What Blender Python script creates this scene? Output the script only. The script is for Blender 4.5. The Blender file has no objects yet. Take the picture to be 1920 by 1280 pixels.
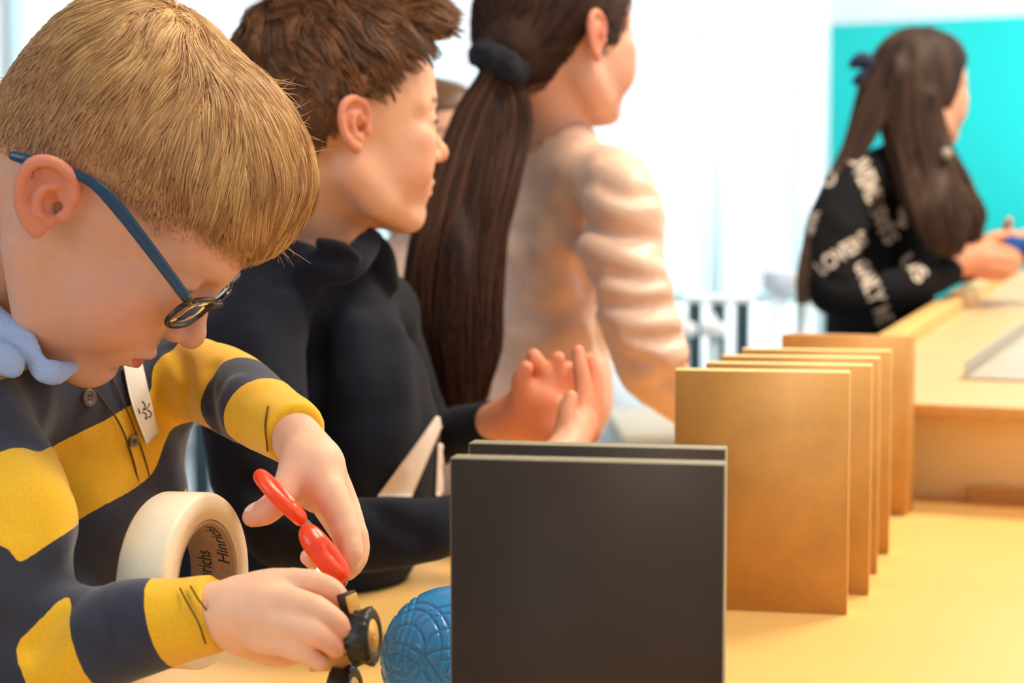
import bpy, math, random
import numpy as np
from mathutils import Vector, Matrix

random.seed(7)
RNG = np.random.default_rng(11)
F32 = np.float32

# ------------------------------------------------------------------ camera
CAM = np.array([0.0, 0.0, 1.04])
FPX = 3000.0                       # focal length for a 1920 px wide frame
HOR = 455.0                        # row of the horizon
PITCH = math.atan((640 - HOR) / FPX)
CF = np.array([0, math.cos(PITCH), -math.sin(PITCH)])
CR = np.array([1.0, 0, 0])
CU = np.array([0, math.sin(PITCH), math.cos(PITCH)])
TABLE = 0.72

sc = bpy.context.scene
col = sc.collection
cd = bpy.data.cameras.new('camera')
cam = bpy.data.objects.new('camera', cd)
col.objects.link(cam)
cam.location = CAM
cam.rotation_euler = (math.pi / 2 - PITCH, 0, 0)
cd.sensor_width = 36.0
cd.lens = 36.0 * FPX / 1920
cd.clip_start = 0.05
cd.clip_end = 100
cd.dof.use_dof = True
cd.dof.focus_distance = 1.02
cd.dof.aperture_fstop = (cd.lens / 1000) / 0.0088
sc.camera = cam

# ------------------------------------------------------------------ light
sc.view_settings.view_transform = 'Standard'
sc.view_settings.look = 'None'
sc.view_settings.exposure = 0.12
sc.view_settings.gamma = 1.0
sc.view_settings.use_curve_mapping = False
w = bpy.data.worlds.new('daylight')
sc.world = w
w.use_nodes = True
bg = w.node_tree.nodes['Background']
bg.inputs[0].default_value = (0.90, 0.96, 1.0, 1)
bg.inputs[1].default_value = 1.15


def area(name, loc, target, size, power, color):
    l = bpy.data.lights.new(name, 'AREA')
    l.energy = power
    l.color = color
    l.shape = 'RECTANGLE'
    l.size, l.size_y = size
    o = bpy.data.objects.new(name, l)
    col.objects.link(o)
    o.location = loc
    d = Vector(target) - Vector(loc)
    o.rotation_euler = d.to_track_quat('-Z', 'Y').to_euler()
    return o


area('far_wall_fill', (1.0, 5.6, 3.1), (1.0, 8.0, 1.2), (6.0, 1.0), 330, (0.94, 0.98, 1.0))  # added unseen fill that whitens the back wall
area('far_wall_fill', (3.6, 4.2, 3.1), (3.6, 6.6, 1.3), (2.0, 1.0), 150, (0.96, 0.99, 1.0))  # second added fill, for the right of the far room
area('window_daylight', (-2.6, -1.7, 1.9), (0.4, 1.4, 0.9), (3.0, 1.8), 62, (0.90, 0.95, 1.0))  # added soft fill on the near sides of the faces, no opening behind it
area('window_daylight', (3.4, -1.7, 1.9), (0.6, 1.4, 0.9), (2.0, 1.8), 28, (0.94, 0.97, 1.0))  # weaker added fill from the right of the camera
area('warm_ceiling_lamp_light', (0.75, 1.05, 2.75), (0.1, 1.0, 0.8), (0.5, 0.5), 27, (1.0, 0.85, 0.64))
area('warm_ceiling_lamp_light', (1.35, 2.4, 2.8), (1.1, 2.3, 0.8), (0.6, 0.6), 52, (1.0, 0.85, 0.64))


# ------------------------------------------------------------------ helpers
def P(x, y, D):
    return CAM + D * (CF + (x - 960) / FPX * CR + (640 - y) / FPX * CU)


def pr(r, D):
    return r * D / FPX


def onz(x, y, z):
    r = CF + (x - 960) / FPX * CR + (640 - y) / FPX * CU
    return CAM + r * ((z - CAM[2]) / r[2])


def nrm(v):
    v = np.asarray(v, float)
    return v / np.linalg.norm(v)


def rgb(r, g, b):
    f = lambda c: ((c / 255 + 0.055) / 1.055) ** 2.4 if c > 10 else c / 255 / 12.92
    return (f(r), f(g), f(b), 1.0)


def link(name, me, parent=None, mat=None):
    o = bpy.data.objects.new(name, me)
    col.objects.link(o)
    if mat is not None:
        me.materials.append(mat)
    if parent is not None:
        o.parent = parent
    return o


def tag(o, label=None, cat=None, group=None, kind=None):
    if label:
        o['label'] = label
    if cat:
        o['category'] = cat
    if group:
        o['group'] = group
    if kind:
        o['kind'] = kind
    return o


def empty(name, loc, label, cat, group=None):
    o = bpy.data.objects.new(name, None)
    col.objects.link(o)
    o.location = loc
    o.empty_display_size = 0.05
    bpy.context.view_layer.update()
    return tag(o, label, cat, group)


def put(o, parent):
    """parent a mesh built in world coordinates to an empty"""
    o.parent = parent
    o.matrix_parent_inverse = Matrix.Translation(-Vector(parent.location))
    return o


def mesh_np(name, v, f, smooth=True):
    """v (n,3); f (m,4) or (m,3)"""
    me = bpy.data.meshes.new(name)
    v = np.ascontiguousarray(v, F32)
    f = np.ascontiguousarray(f, np.int32)
    me.vertices.add(len(v))
    me.vertices.foreach_set('co', v.ravel())
    k = f.shape[1]
    me.loops.add(f.size)
    me.loops.foreach_set('vertex_index', f.ravel())
    me.polygons.add(len(f))
    me.polygons.foreach_set('loop_start', np.arange(len(f), dtype=np.int32) * k)
    me.polygons.foreach_set('loop_total', np.full(len(f), k, np.int32))
    me.update(calc_edges=True)
    me.validate()
    if smooth:
        me.polygons.foreach_set('use_smooth', np.ones(len(me.polygons), bool))
    return me


def setcol(me, c, name='Col'):
    a = me.attributes.new(name, 'FLOAT_COLOR', 'POINT')
    c = np.asarray(c, F32)
    if c.shape[1] == 3:
        c = np.concatenate([c, np.ones((len(c), 1), F32)], 1)
    a.data.foreach_set('color', c.ravel())


def setval(me, x, name):
    a = me.attributes.new(name, 'FLOAT', 'POINT')
    a.data.foreach_set('value', np.asarray(x, F32).ravel())


# ---- noise
def _h(i, j, k):
    n = (i * 374761393 + j * 668265263 + k * 2147483647) & 0xffffffff
    n = ((n ^ (n >> 13)) * 1274126177) & 0xffffffff
    return ((n ^ (n >> 16)) & 0xffff) / 32767.5 - 1.0


def noise(p):
    p = np.asarray(p, float)
    i = np.floor(p).astype(np.int64)
    f = p - i
    u = f * f * (3 - 2 * f)
    r = 0
    for a in (0, 1):
        for b in (0, 1):
            for c in (0, 1):
                wgt = (u[:, 0] if a else 1 - u[:, 0]) * (u[:, 1] if b else 1 - u[:, 1]) * (u[:, 2] if c else 1 - u[:, 2])
                r = r + wgt * _h(i[:, 0] + a, i[:, 1] + b, i[:, 2] + c)
    return r


def sstep(a, b, x):
    t = np.clip((x - a) / (b - a), 0, 1)
    return t * t * (3 - 2 * t)


# ------------------------------------------------------------------ SDF modeller
class Frame:
    def __init__(s, o, f, l, scale=1.0):
        f = nrm(f)
        l = np.asarray(l, float)
        l = nrm(l - f * (l @ f))
        s.o = np.asarray(o, float)
        s.R = np.stack([f, l, np.cross(f, l)])       # rows: local axes
        s.s = scale

    def w(s, p):
        return s.o + (np.asarray(p, float) * s.s) @ s.R

    def l(s, q):
        return ((q - s.o) @ s.R.T) / s.s


WORLD = Frame((0, 0, 0), (1, 0, 0), (0, 1, 0))


def rot(p, R):
    """p @ R.T written out, so that a grid point gets the same value in whichever block it is met"""
    x, y, z = p[..., 0], p[..., 1], p[..., 2]
    return np.stack([x * R[0][0] + y * R[0][1] + z * R[0][2], x * R[1][0] + y * R[1][1] + z * R[1][2],
                     x * R[2][0] + y * R[2][1] + z * R[2][2]], -1)


def len3(q):
    return np.sqrt(q[..., 0] * q[..., 0] + q[..., 1] * q[..., 1] + q[..., 2] * q[..., 2])


class SDF:
    def __init__(s):
        s.ops = []

    def add(s, fn, c, r, k=0.006, sub=False):
        s.ops.append((fn, np.asarray(c, float), float(r), k, sub))
        return s

    def tube(s, pts, rad, k=0.006, sub=False, fl=None):
        """chain of round cones; fl=(R rows, scale vec) squashes it"""
        pts = np.asarray(pts, float)
        rad = np.asarray(rad, float)
        p32, r32 = pts.astype(F32), [F32(x) for x in rad]
        if fl is not None:
            R, sv = fl
            c0 = pts.mean(0)
            q = ((pts - c0) @ R.T) / sv
            ms = float(min(sv))
            def fn(p):
                return _chain(rot(p - c0, R) / sv, q, rad) * ms
            ext = float(max(sv))
        else:
            def fn(p):
                return _chain(p, p32, r32) if p.dtype == F32 else _chain(p, pts, rad)
            ext = 1.0
        c = (pts.min(0) + pts.max(0)) / 2
        r = np.linalg.norm(pts - c, axis=1).max() + rad.max() * ext
        return s.add(fn, c, r, k, sub)

    def ball(s, c, r, k=0.006, sub=False):
        return s.tube([c], [r], k, sub)

    def ell(s, c, r, R=None, k=0.006, sub=False):
        c = np.asarray(c, float)
        r = np.asarray(r, float)
        R = np.eye(3) if R is None else R
        cf, Rf, rf = c.astype(F32), np.asarray(R, F32), r.astype(F32)
        def fn(p):
            if p.dtype == F32:
                q = rot(p - cf, Rf) / rf
                k0 = len3(q)
                return k0 * (k0 - 1) / (len3(q / rf) + F32(1e-9))
            q = (p - c) @ R.T
            k0 = np.sqrt(((q / r) ** 2).sum(-1))
            k1 = np.sqrt(((q / (r * r)) ** 2).sum(-1)) + 1e-9
            return k0 * (k0 - 1) / k1
        return s.add(fn, c, r.max(), k, sub)

    def box(s, c, h, R=None, rd=0.002, k=0.003, sub=False):
        c = np.asarray(c, float)
        h = np.asarray(h, float)
        R = np.eye(3) if R is None else R
        def fn(p):
            q = np.abs((p - c) @ R.T) - (h - rd)
            return np.sqrt((np.maximum(q, 0) ** 2).sum(-1)) + np.minimum(q.max(-1), 0) - rd
        return s.add(fn, c, np.linalg.norm(h), k, sub)

    def cut(s, fn, k=0.003):
        return s.add(fn, (0, 0, 0), 1e3, k, 'cut')

    def ev(s, p):
        f = np.full(len(p), 0.05)
        for fn, c, r, k, sub in s.ops:
            if r < 100:
                m = ((p - c) ** 2).sum(1) < (r + 0.025 + k) ** 2
                if not m.any():
                    continue
                d = fn(p[m])
                g = f[m]
            else:
                m = slice(None)
                d = fn(p)
                g = f
            f[m] = comb(g, d, k, sub)
        return f

    def grad(s, p, e=5e-4):
        g = np.zeros_like(p)
        for a in range(3):
            d = np.zeros(3)
            d[a] = e
            g[:, a] = s.ev(p + d) - s.ev(p - d)
        return g / (np.linalg.norm(g, axis=1, keepdims=True) + 1e-12)

    def bounds(s):
        lo = np.array([1e9] * 3)
        hi = -lo
        for fn, c, r, k, sub in s.ops:
            if r < 100 and sub is False:
                lo = np.minimum(lo, c - r)
                hi = np.maximum(hi, c + r)
        return lo - 0.01, hi + 0.01

    def mesh(s, h, clip=None):
        """sparse surface nets -> verts, quads"""
        N = 8
        B = h * N
        lo, hi = s.bounds()
        if clip is not None:
            lo = np.maximum(lo, clip[0])
            hi = np.minimum(hi, clip[1])
        nb = np.ceil((hi - lo) / B).astype(int)
        g = np.stack(np.meshgrid(*[np.arange(n) for n in nb], indexing='ij'), -1).reshape(-1, 3)
        cen = lo + (g + 0.5) * B
        d = s.ev(cen)
        g = g[np.abs(d) < B * 1.4]
        t = np.arange(N + 1)
        off = np.stack(np.meshgrid(t, t, t, indexing='ij'), -1).reshape(-1, 3)
        kmax = max(o_[3] for o_ in s.ops)      # blends can chain, so no shape is dropped too early
        vs, ks, crs = [], [], []
        dims = nb * N + 2
        for i0 in range(0, len(g), 1200):
            gb = g[i0:i0 + 1200]
            cb = lo + (gb + 0.5) * B
            f = np.full((len(gb), len(off)), 0.05, F32)
            rb = B * 0.87
            pts = (lo + (gb[:, None, :] * N + off[None]) * h).astype(F32)
            for fn, c, r, k, sub in s.ops:
                if r < 100:
                    m = np.linalg.norm(cb - c, axis=1) < r + rb + 0.003 + k + kmax
                    if not m.any():
                        continue
                else:
                    m = np.ones(len(gb), bool)
                dd = fn(pts[m].reshape(-1, 3)).reshape(m.sum(), -1)
                f[m] = comb(f[m], dd, k, sub)
            f = f.reshape(len(gb), N + 1, N + 1, N + 1)
            ins = f < 0
            cs = np.zeros((len(gb), N, N, N), np.int8)
            for a in (0, 1):
                for b in (0, 1):
                    for c in (0, 1):
                        cs += ins[:, a:a + N, b:b + N, c:c + N]
            act = np.argwhere((cs > 0) & (cs < 8))
            if len(act) == 0:
                continue
            bi, x, y, z = act.T
            cv = np.stack([f[bi, x + a, y + b, z + c] for a in (0, 1) for b in (0, 1) for c in (0, 1)], 1)
            cr = np.array([(a, b, c) for a in (0, 1) for b in (0, 1) for c in (0, 1)], float)
            acc = np.zeros((len(act), 3))
            cnt = np.zeros(len(act))
            for e0 in range(8):
                for bit in (4, 2, 1):
                    if e0 & bit:
                        continue
                    e1 = e0 | bit
                    va, vb = cv[:, e0], cv[:, e1]
                    m = (va < 0) != (vb < 0)
                    tt = np.where(m, va / np.where(m, va - vb, 1), 0)
                    q = cr[e0] + tt[:, None] * (cr[e1] - cr[e0])
                    acc += q * m[:, None]
                    cnt += m
            cell = gb[bi] * N + act[:, 1:]
            vs.append(lo + (cell + acc / cnt[:, None]) * h)
            ks.append(cell)
            crs.append(np.stack([cv[:, 0] < 0, cv[:, 4] < 0, cv[:, 2] < 0, cv[:, 1] < 0], 1))
        v = np.concatenate(vs)
        cell = np.concatenate(ks).astype(np.int64)
        ci = np.concatenate(crs)
        key = lambda c: (c[:, 0] * dims[1] + c[:, 1]) * dims[2] + c[:, 2]
        kk = key(cell)
        order = np.argsort(kk)
        sk = kk[order]
        quads = []
        ax = np.eye(3, dtype=np.int64)
        for a in range(3):
            b, c = (a + 1) % 3, (a + 2) % 3
            m = ci[:, 0] != ci[:, 1 + a]
            cc = cell[m]
            flip = ci[m, 0]
            idx = []
            ok = np.ones(len(cc), bool)
            for o in (0 * ax[0], -ax[b], -ax[b] - ax[c], -ax[c]):
                q = key(cc + o)
                j = np.clip(np.searchsorted(sk, q), 0, len(sk) - 1)
                ok &= sk[j] == q
                idx.append(order[j])
            q = np.stack(idx, 1)
            q = np.where(flip[:, None], q, q[:, ::-1])
            quads.append(q[ok])
        Q = np.concatenate(quads)
        # close any single missing cell face: walk the open edges backwards round loops of three or four
        he = np.concatenate([Q[:, [0, 1]], Q[:, [1, 2]], Q[:, [2, 3]], Q[:, [3, 0]]]).astype(np.int64)
        n = len(v)
        k1, k2 = he[:, 0] * n + he[:, 1], he[:, 1] * n + he[:, 0]
        op = he[~np.isin(k1, k2)]
        if 0 < len(op) < 4000:
            nx = {int(b): int(a) for a, b in op}
            add, done = [], set()
            for s0 in list(nx):
                if s0 in done:
                    continue
                lp = [s0]
                while len(lp) < 9 and nx.get(lp[-1]) is not None and nx[lp[-1]] != s0:
                    lp.append(nx[lp[-1]])
                if len(lp) < 9 and nx.get(lp[-1]) == s0 and len(lp) > 3:
                    done.update(lp)
                    for i in range(1, len(lp) - 2, 2):
                        add.append([lp[0], lp[i], lp[i + 1], lp[i + 2]])
            if add:
                Q = np.concatenate([Q, np.array(add)])
        return v, Q


def _chain(p, pts, rad):
    if len(pts) == 1:
        return len3(p - pts[0]) - rad[0]
    best = None
    for a, b, ra, rb in zip(pts[:-1], pts[1:], rad[:-1], rad[1:]):
        ba = b - a
        px, py, pz = p[..., 0] - a[0], p[..., 1] - a[1], p[..., 2] - a[2]
        t = np.clip((px * ba[0] + py * ba[1] + pz * ba[2]) * (1 / max(ba @ ba, 1e-12)), 0, 1)
        px, py, pz = px - t * ba[0], py - t * ba[1], pz - t * ba[2]
        d = np.sqrt(px * px + py * py + pz * pz) - (ra + (rb - ra) * t)
        best = d if best is None else np.minimum(best, d)
    return best


def comb(f, d, k, sub):
    if sub is False:
        h = np.maximum(k - np.abs(f - d), 0) / k
        return np.minimum(f, d) - h * h * k * 0.25
    if sub is True:
        d = -d
    h = np.maximum(k - np.abs(f - d), 0) / k
    return np.maximum(f, d) + h * h * k * 0.25


def spline(pts, n):
    """Catmull-Rom through rows of pts (any width) -> n rows"""
    pts = np.asarray(pts, float)
    if len(pts) < 3:
        t = np.linspace(0, 1, n)[:, None]
        return pts[0] * (1 - t) + pts[-1] * t
    q = np.vstack([2 * pts[0] - pts[1], pts, 2 * pts[-1] - pts[-2]])
    out = []
    for t in np.linspace(0, len(pts) - 1 - 1e-9, n):
        i = int(t)
        u = t - i
        a, b, c, d = q[i:i + 4]
        out.append(0.5 * (2 * b + (c - a) * u + (2 * a - 5 * b + 4 * c - d) * u * u + (3 * b - a - 3 * c + d) * u ** 3))
    return np.array(out)


def T(rows, n=0):
    """rows of (x px, y px, depth m, radius px) -> points, radii in metres"""
    rows = np.asarray(rows, float)
    if n:
        rows = spline(rows, n)
    return np.array([P(x, y, D) for x, y, D, r in rows]), np.array([pr(r, D) for x, y, D, r in rows])


def vnormals(v, q):
    n = np.zeros_like(v)
    fn = np.cross(v[q[:, 2]] - v[q[:, 0]], v[q[:, 3]] - v[q[:, 1]])
    for i in range(4):
        for a in range(3):
            n[:, a] += np.bincount(q[:, i], fn[:, a], len(v))
    return n / (np.linalg.norm(n, axis=1, keepdims=True) + 1e-12)


def strands(name, paths, r0, r1, colors, mat, parent):
    """paths (N,K,3) -> one mesh of tapered three-sided hairs; r0 root radius, r1 tip"""
    N, K, _ = paths.shape
    tng = np.gradient(paths, axis=1)
    tng /= np.linalg.norm(tng, axis=2, keepdims=True) + 1e-12
    ref = np.array([0.31, -0.8, 0.52])
    a = np.cross(tng, ref)
    a /= np.linalg.norm(a, axis=2, keepdims=True) + 1e-12
    b = np.cross(tng, a)
    rad = (r0 + (r1 - r0) * np.linspace(0, 1, K) ** 2)[None, :, None]
    if np.ndim(colors) == 1:
        colors = np.tile(colors, (N, 1))
    vs = []
    for i in range(3):
        th = 2 * math.pi * i / 3
        vs.append(paths + rad * (a * math.cos(th) + b * math.sin(th)))
    v = np.stack(vs, 2).reshape(-1, 3)
    base = (np.arange(N)[:, None, None] * K + np.arange(K - 1)[None, :, None]) * 3
    i = np.arange(3)[None, None, :]
    j = (i + 1) % 3
    q = np.stack([base + i, base + j, base + 3 + j, base + 3 + i], -1).reshape(-1, 4)
    me = mesh_np(name, v, q)
    setcol(me, np.repeat(colors[:, :3], K * 3, 0))
    o = link(name, me, None, mat)
    o['kind'] = 'stuff'
    if parent is not None:
        put(o, parent)
    return o


# ------------------------------------------------------------------ materials
def mat(name, base=(0.8, 0.8, 0.8, 1), rough=0.6, **kw):
    m = bpy.data.materials.new(name)
    m.use_nodes = True
    b = m.node_tree.nodes['Principled BSDF']
    b.inputs['Base Color'].default_value = base
    b.inputs['Roughness'].default_value = rough
    for k, v in kw.items():
        b.inputs[k.replace('_', ' ')].default_value = v
    return m


def nd(m, t, **kw):
    n = m.node_tree.nodes.new(t)
    for k, v in kw.items():
        setattr(n, k, v)
    return n


def lk(m, a, b):
    m.node_tree.links.new(a, b)


def bsdf(m):
    return m.node_tree.nodes['Principled BSDF']


def add_noise(m, scale, amt, bump=0.0, detail=4, coord='Object', stretch=None, dist=0.002):
    """multiply the base colour by a little noise and/or add bump"""
    b = bsdf(m)
    tc = nd(m, 'ShaderNodeTexCoord')
    src = tc.outputs[coord]
    if stretch:
        mp = nd(m, 'ShaderNodeMapping')
        mp.inputs['Scale'].default_value = stretch
        lk(m, src, mp.inputs['Vector'])
        src = mp.outputs[0]
    n = nd(m, 'ShaderNodeTexNoise')
    n.inputs['Scale'].default_value = scale
    n.inputs['Detail'].default_value = detail
    lk(m, src, n.inputs['Vector'])
    if amt:
        r = nd(m, 'ShaderNodeMapRange')
        r.inputs['From Min'].default_value = 0.3
        r.inputs['From Max'].default_value = 0.7
        r.inputs['To Min'].default_value = 1 - amt
        r.inputs['To Max'].default_value = 1 + amt
        lk(m, n.outputs['Fac'], r.inputs['Value'])
        mx = nd(m, 'ShaderNodeVectorMath', operation='SCALE')
        bc = b.inputs['Base Color']
        if bc.is_linked:
            lk(m, bc.links[0].from_socket, mx.inputs[0])
        else:
            mx.inputs[0].default_value = bc.default_value[:3]
        lk(m, r.outputs[0], mx.inputs['Scale'])
        lk(m, mx.outputs[0], bc)
    if bump:
        bp = nd(m, 'ShaderNodeBump')
        bp.inputs['Strength'].default_value = bump
        bp.inputs['Distance'].default_value = dist
        lk(m, n.outputs['Fac'], bp.inputs['Height'])
        lk(m, bp.outputs[0], b.inputs['Normal'])
    return m


def mat_col(name, rough=0.6, **kw):
    m = mat(name, rough=rough, **kw)
    a = nd(m, 'ShaderNodeAttribute', attribute_name='Col')
    lk(m, a.outputs['Color'], bsdf(m).inputs['Base Color'])
    return m


M = {}
M['skin'] = mat_col('skin', 0.5, Subsurface_Weight=0.18, Subsurface_Scale=0.006)
bsdf(M['skin']).inputs['Subsurface Radius'].default_value = (1.0, 0.35, 0.2)
bsdf(M['skin']).inputs['Specular IOR Level'].default_value = 0.35
add_noise(M['skin'], 120, 0.03, 0.05, dist=0.0006)
M['hair'] = mat_col('hair', 0.42)
bsdf(M['hair']).inputs['Specular IOR Level'].default_value = 0.4


M['hair_soft'] = mat_col('long_hair', 0.6)
bsdf(M['hair_soft']).inputs['Specular IOR Level'].default_value = 0.22


def box_np(c, h, R=np.eye(3)):
    s = np.array([(a, b, d) for a in (-1, 1) for b in (-1, 1) for d in (-1, 1)], float)
    v = np.asarray(c) + (s * np.asarray(h)) @ R
    q = np.array([(0, 1, 3, 2), (4, 6, 7, 5), (0, 4, 5, 1), (2, 3, 7, 6), (0, 2, 6, 4), (1, 5, 7, 3)])
    return v, q


def bevel_box(name, c, h, R, m, bev=0.001, parent=None, seg=2):
    v, q = box_np((0, 0, 0), h, np.eye(3))
    me = mesh_np(name, v, q, smooth=False)
    import bmesh
    bm = bmesh.new()
    bm.from_mesh(me)
    bmesh.ops.recalc_face_normals(bm, faces=bm.faces)
    if bev:
        bmesh.ops.bevel(bm, geom=bm.edges[:], offset=bev, segments=seg, affect='EDGES', profile=0.5)
    bm.to_mesh(me)
    bm.free()
    o = link(name, me, None, m)
    mw = Matrix(np.asarray(R).T.tolist()).to_4x4()
    mw.translation = Vector(np.asarray(c))
    if parent is not None:
        o.parent = parent
        o.matrix_basis = Matrix.Translation(-Vector(parent.location)) @ mw
    else:
        o.matrix_basis = mw
    return o


def lathe(prof, n=48, R=np.eye(3), c=(0, 0, 0)):
    """prof rows (radius, height along local x). closed ring profile -> verts, quads"""
    prof = np.asarray(prof, float)
    th = np.linspace(0, 2 * math.pi, n, endpoint=False)
    v = np.stack([np.broadcast_to(prof[None, :, 1], (n, len(prof))),
                  prof[None, :, 0] * np.cos(th)[:, None],
                  prof[None, :, 0] * np.sin(th)[:, None]], -1).reshape(-1, 3)
    m = len(prof)
    i = np.arange(n)[:, None]
    j = np.arange(m)[None, :]
    q = np.stack([i * m + j, i * m + (j + 1) % m, ((i + 1) % n) * m + (j + 1) % m, ((i + 1) % n) * m + j], -1).reshape(-1, 4)
    return np.asarray(c) + v @ R, q

# ================================================================== SETTING
import bmesh
THV = math.atan(1120 / FPX)                       # direction in which the table runs
TV = np.array([math.sin(THV), math.cos(THV), 0])  # along the row
TU = np.array([math.cos(THV), -math.sin(THV), 0])  # across it
TR = np.stack([TU, TV, np.array([0, 0, 1.0])])

M['wall'] = add_noise(mat('white_plaster', (0.86, 0.89, 0.90, 1), 0.8), 3, 0.02)
M['ceil'] = add_noise(mat('ceiling_paint', (0.8, 0.8, 0.8, 1), 0.9), 5, 0.02)
M['floor'] = add_noise(mat('pale_screed', (0.62, 0.68, 0.72, 1), 0.35), 2.5, 0.06, 0.05)
M['teal'] = add_noise(mat('turquoise_paint', rgb(0, 172, 168), 0.7), 2, 0.02)
M['frame'] = add_noise(mat('window_frame_paint', rgb(196, 222, 228), 0.4), 8, 0.02)
M['dark_metal'] = add_noise(mat('dark_metal', rgb(40, 66, 76), 0.4, Metallic=0.4), 20, 0.05)
M['pale_metal'] = add_noise(mat('pale_metal', rgb(205, 222, 228), 0.4, Metallic=0.2), 20, 0.05)
M['glass'] = mat('window_glass', (1, 1, 1, 1), 0.0, Transmission_Weight=1.0, IOR=1.05)


def slab(name, lo, hi, m, R=np.eye(3), o=(0, 0, 0), parent=None, kind='structure', bev=0):
    lo, hi = np.asarray(lo, float), np.asarray(hi, float)
    c = np.asarray(o) + ((lo + hi) / 2) @ R
    ob = bevel_box(name, c, (hi - lo) / 2, R, m, bev, parent)
    if kind and parent is None:
        ob['kind'] = kind
    return ob


BACK = 8.0
slab('floor', (-6, -2, -0.1), (9, BACK + 0.3, 0), M['floor'])
slab('ceiling', (-6, -2.0, 3.2), (9, BACK + 0.3, 3.3), M['ceil'])


def X(px, D=BACK):
    return (px - 960) / FPX * D


def window(n, x0, x1, z0, z1, mull=()):
    """frame bars and panes set in a gap of the back wall"""
    fr = empty('window_%d' % n, ((x0 + x1) / 2, BACK, z0), None, None)
    fr['kind'] = 'structure'
    t = 0.035
    for a, b in ((x0, x0 + t), (x1 - t, x1)):
        slab('frame_bar', (a, BACK - 0.05, z0), (b, BACK + 0.05, z1), M['frame'], parent=fr, bev=0.004)
    for a, b in ((z0, z0 + t), (z1 - t, z1)):
        slab('frame_bar', (x0 + t, BACK - 0.05, a), (x1 - t, BACK + 0.05, b), M['frame'], parent=fr, bev=0.004)
    xs = [x0 + t] + list(mull) + [x1 - t]
    for mx in mull:
        slab('mullion', (mx - 0.03, BACK - 0.05, z0 + t), (mx + 0.03, BACK + 0.05, z1 - t), M['frame'], parent=fr, bev=0.004)
    for a, b in zip(xs[:-1], xs[1:]):
        slab('pane', (a + 0.03, BACK - 0.004, z0 + t), (b - 0.03, BACK + 0.004, z1 - t), M['glass'], parent=fr)


# back wall pieces between the windows
wins = [(X(30), X(470), 0.9, 2.9, (X(250),)), (X(500), X(900), 0.9, 2.9, (X(720), X(828))),
        (X(1120), X(1330), 0.78, 2.1, ()), (X(1345), X(1500), 0.78, 2.6, ())]
xe = -6.0
for n, (a, b, z0, z1, mu) in enumerate(wins):
    slab('wall_back', (xe, BACK, 0), (a, BACK + 0.2, 3.2), M['wall'])
    slab('wall_back', (a, BACK, 0), (b, BACK + 0.2, z0), M['wall'])
    slab('wall_back', (a, BACK, z1), (b, BACK + 0.2, 3.2), M['wall'])
    window(n + 1, a, b, z0, z1, mu)
    xe = b
slab('wall_back', (xe, BACK, 0), (X(1548, 8.0), BACK + 0.2, 3.2), M['wall'])
slab('wall_left', (-6, -2.0, 0), (-5.8, BACK, 3.2), M['wall'])
slab('wall_front', (-6, -2.1, 0), (9, -1.98, 3.2), M['wall'])

# turquoise wall turned towards us: from the far corner (1545 px) to beyond the right edge
ca = onz(1548, 52, 2.10)
t0 = np.array([X(1548), BACK - 0.05, 0])
zt = 1.04 + (455 - 52) / FPX * t0[1]
dirr = nrm([2.0, -0.72, 0])
Rt = np.stack([dirr, np.cross([0, 0, 1], dirr), [0, 0, 1]])
slab('wall_right', (0, 0, 0), (6.0, 0.12, zt), M['teal'], R=Rt, o=t0)
slab('wall_right', (0, 0, zt), (6.0, 0.12, 3.2), M['wall'], R=Rt, o=t0)

# ------------------------------------------------------------------ railings seen low behind the children
def railing(x0, x1, D, z1, n, label):
    e = empty('railing', ((x0 + x1) / 2, D, 0), label, 'railing')
    slab('handrail', (x0, D - 0.03, z1 - 0.025), (x1, D + 0.03, z1), M['wall'], parent=e, bev=0.008)
    slab('bottom_rail', (x0, D - 0.02, 0.06), (x1, D + 0.02, 0.10), M['pale_metal'], parent=e, bev=0.005)
    for k in range(n):
        x = x0 + (x1 - x0) * (k + 0.5) / n
        slab('baluster', (x - 0.021, D - 0.025, 0), (x + 0.021, D + 0.025, z1 - 0.025), M['dark_metal'], parent=e, bev=0.005)
    return e


railing(X(1280, 5.2), X(1415, 5.2), 5.2, 1.04 - (553 - 455) / FPX * 5.2, 3, 'dark metal railing with three bars below the right window')
railing(X(300, 4.6), X(450, 4.6), 4.6, 0.55, 3, 'dark metal railing glimpsed low between the two boys')

M['mug'] = add_noise(mat('white_glaze', rgb(240, 246, 248), 0.25), 30, 0.02)
for px, lab in ((1283, 'white round-capped post beside the pink sleeve'), (1338, 'white round-capped post in front of the dark railing bars')):
    D = 4.4
    e = empty('capped_post', (X(px, D), D, 0), lab, 'post', 'white capped posts by the railing')
    z = 1.04 - (605 - 455) / FPX * D
    v, q = lathe([(0.001, 0.03), (0.02, 0.0), (0.034, 0.0), (0.040, -0.006), (0.042, -0.02), (0.038, -0.034), (0.02, -0.04), (0.001, -0.04)][:],
                 40, np.array([[0, 0, 1.0], [1, 0, 0], [0, 1, 0]]), (X(px, D), D, z))
    v[:, 0] = X(px, D) + (v[:, 0] - X(px, D)) * 0.88
    put(link('cap', mesh_np('cap', v, q), None, M['mug']), e)
    v, q = lathe([(0.012, -0.035), (0.014, -0.035), (0.014, -z + 0.02), (0.034, -z), (0.001, -z), (0.001, -0.035)], 20,
                 np.array([[0, 0, 1.0], [1, 0, 0], [0, 1, 0]]), (X(px, D), D, z))
    put(link('shaft', mesh_np('shaft', v, q), None, M['pale_metal']), e)
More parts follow.
